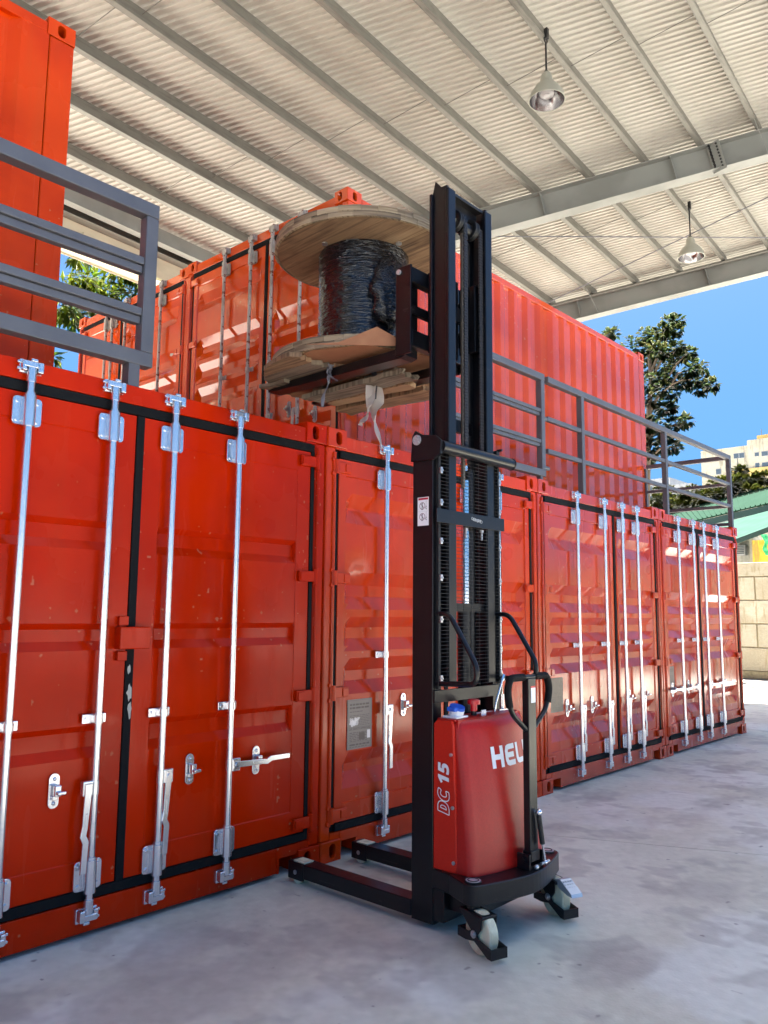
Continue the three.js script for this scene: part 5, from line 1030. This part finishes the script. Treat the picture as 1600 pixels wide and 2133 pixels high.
const LT = [[4.47,9.16,-12.66,0.12],[5.81,9.76,-13.67,0.2],[5.38,9.08,-12.28,0.21],[5.53,9.13,-12.07,0.21],[5.79,9.02,-12.19,0.21],[5.46,8.99,-12.86,0.22],[5.08,8.62,-12.57,0.21],[5.36,9.1,-13.58,0.2],[4.53,8.54,-12.34,0.16],[4.72,8.52,-12.85,0.17],[5.31,8.69,-13.43,0.22],[5.9,8.97,-13.87,0.23],[5.4,8.47,-12.29,0.21],[5.53,8.55,-12.02,0.21],[6.88,9.67,-13.82,0.24],[6.35,9.15,-12.4,0.22],[7.09,9.71,-13.18,0.21],[7.62,10.14,-13.7,0.13],[4.84,8.54,-13.41,0.17],[4.16,8.29,-12.46,0.14],[4.0,7.76,-12.25,0.16],[4.64,8.27,-13.91,0.12],[4.44,7.92,-12.77,0.16],[5.22,8.32,-13.91,0.15],[4.77,7.96,-12.56,0.16],[4.72,7.94,-13.34,0.1],[4.88,8.02,-12.24,0.16],[5.7,9.12,-12.04,0.17],[6.83,9.73,-12.99,0.18],[5.08,9.12,-12.0,0.09],[4.91,9.02,-13.38,0.12],[4.59,7.16,-13.85,0.07]];
tree('long_leaf_tree', 'bright green long leaved tree seen through the upper left railing', [6.5, -0.03, -14.5], LT, [[[6.5, -0.03, -14.5], [6.6, 5, -14.2], [6.2, 8.2, -13.6], [5.6, 9.0, -13.2]], [[6.4, 7, -13.9], [5.2, 8.2, -13.2], [4.4, 8.4, -12.8]], [[6.5, 6.6, -14], [7.0, 8.6, -13.4], [7.4, 9.8, -13.3]]], 46, 0.30, 0.05, 0.45, M.leafB, 23, 0.16);
const T1 = [[46.23,9.01,-17.84,0.36],[42.74,8.36,-15.92,0.34],[46.77,8.89,-17.18,0.36],[44.23,8.38,-15.72,0.34],[45.07,8.6,-15.63,0.35],[42.23,8.03,-14.12,0.33],[46.65,9.23,-15.38,0.36],[45.14,8.68,-14.41,0.35],[46.8,8.56,-17.94,0.37],[46.36,8.47,-17.34,0.36],[42.79,7.93,-15.46,0.33],[43.17,7.95,-15.24,0.34],[42.0,7.76,-14.4,0.33],[41.87,7.71,-13.99,0.32],[41.39,7.61,-13.45,0.32],[42.81,7.78,-13.63,0.33],[44.62,9.08,-16.06,0.25],[41.02,8.34,-13.77,0.23],[45.07,9.31,-16.95,0.22]], T2 = [[35.03,7.0,-10.59,0.3],[34.86,7.08,-10.27,0.3],[37.91,7.42,-11.11,0.32],[35.88,7.41,-10.13,0.3],[34.9,7.12,-9.55,0.3],[35.89,7.34,-9.63,0.3],[37.23,7.42,-9.83,0.31],[33.34,6.83,-8.33,0.28],[38.85,7.85,-9.84,0.32],[33.14,6.9,-7.81,0.28],[37.5,7.52,-8.92,0.31],[38.07,7.35,-8.85,0.32],[33.11,6.69,-7.16,0.28],[37.73,8.1,-10.87,0.29],[35.2,7.5,-9.75,0.27],[36.47,7.89,-9.92,0.28],[33.05,7.2,-8.55,0.26],[33.28,7.36,-8.39,0.26],[34.09,7.52,-8.42,0.26],[38.73,8.01,-9.65,0.3],[34.18,7.47,-7.99,0.26],[37.53,8.0,-8.77,0.29],[38.58,7.93,-8.85,0.29],[38.65,8.78,-10.08,0.22],[35.07,8.24,-8.7,0.17],[35.13,7.86,-8.85,0.25],[36.15,7.96,-8.96,0.23],[37.65,8.13,-9.9,0.24],[33.65,7.53,-7.66,0.19],[37.49,8.19,-8.37,0.21],[37.78,8.27,-10.52,0.19]];
tree('roadside_tree', 'olive green tree in the distance left of the green roof', [44, -0.03, -16], T1, [[[44, -0.03, -16], [44.2, 5, -16], [44.4, 9, -15.9]]], 130, 0.28, 0.09, 0.2, M.leafC, 31, 0.3);
tree('roadside_tree', 'yellow green tree in the distance above the green roof', [36, -0.03, -9.4], T2, [[[36, -0.03, -9.4], [36, 4, -9.4], [36, 8, -9.3]]], 130, 0.24, 0.085, 0.2, M.leafC, 41, 0.3);

renderer.render(scene, camera);
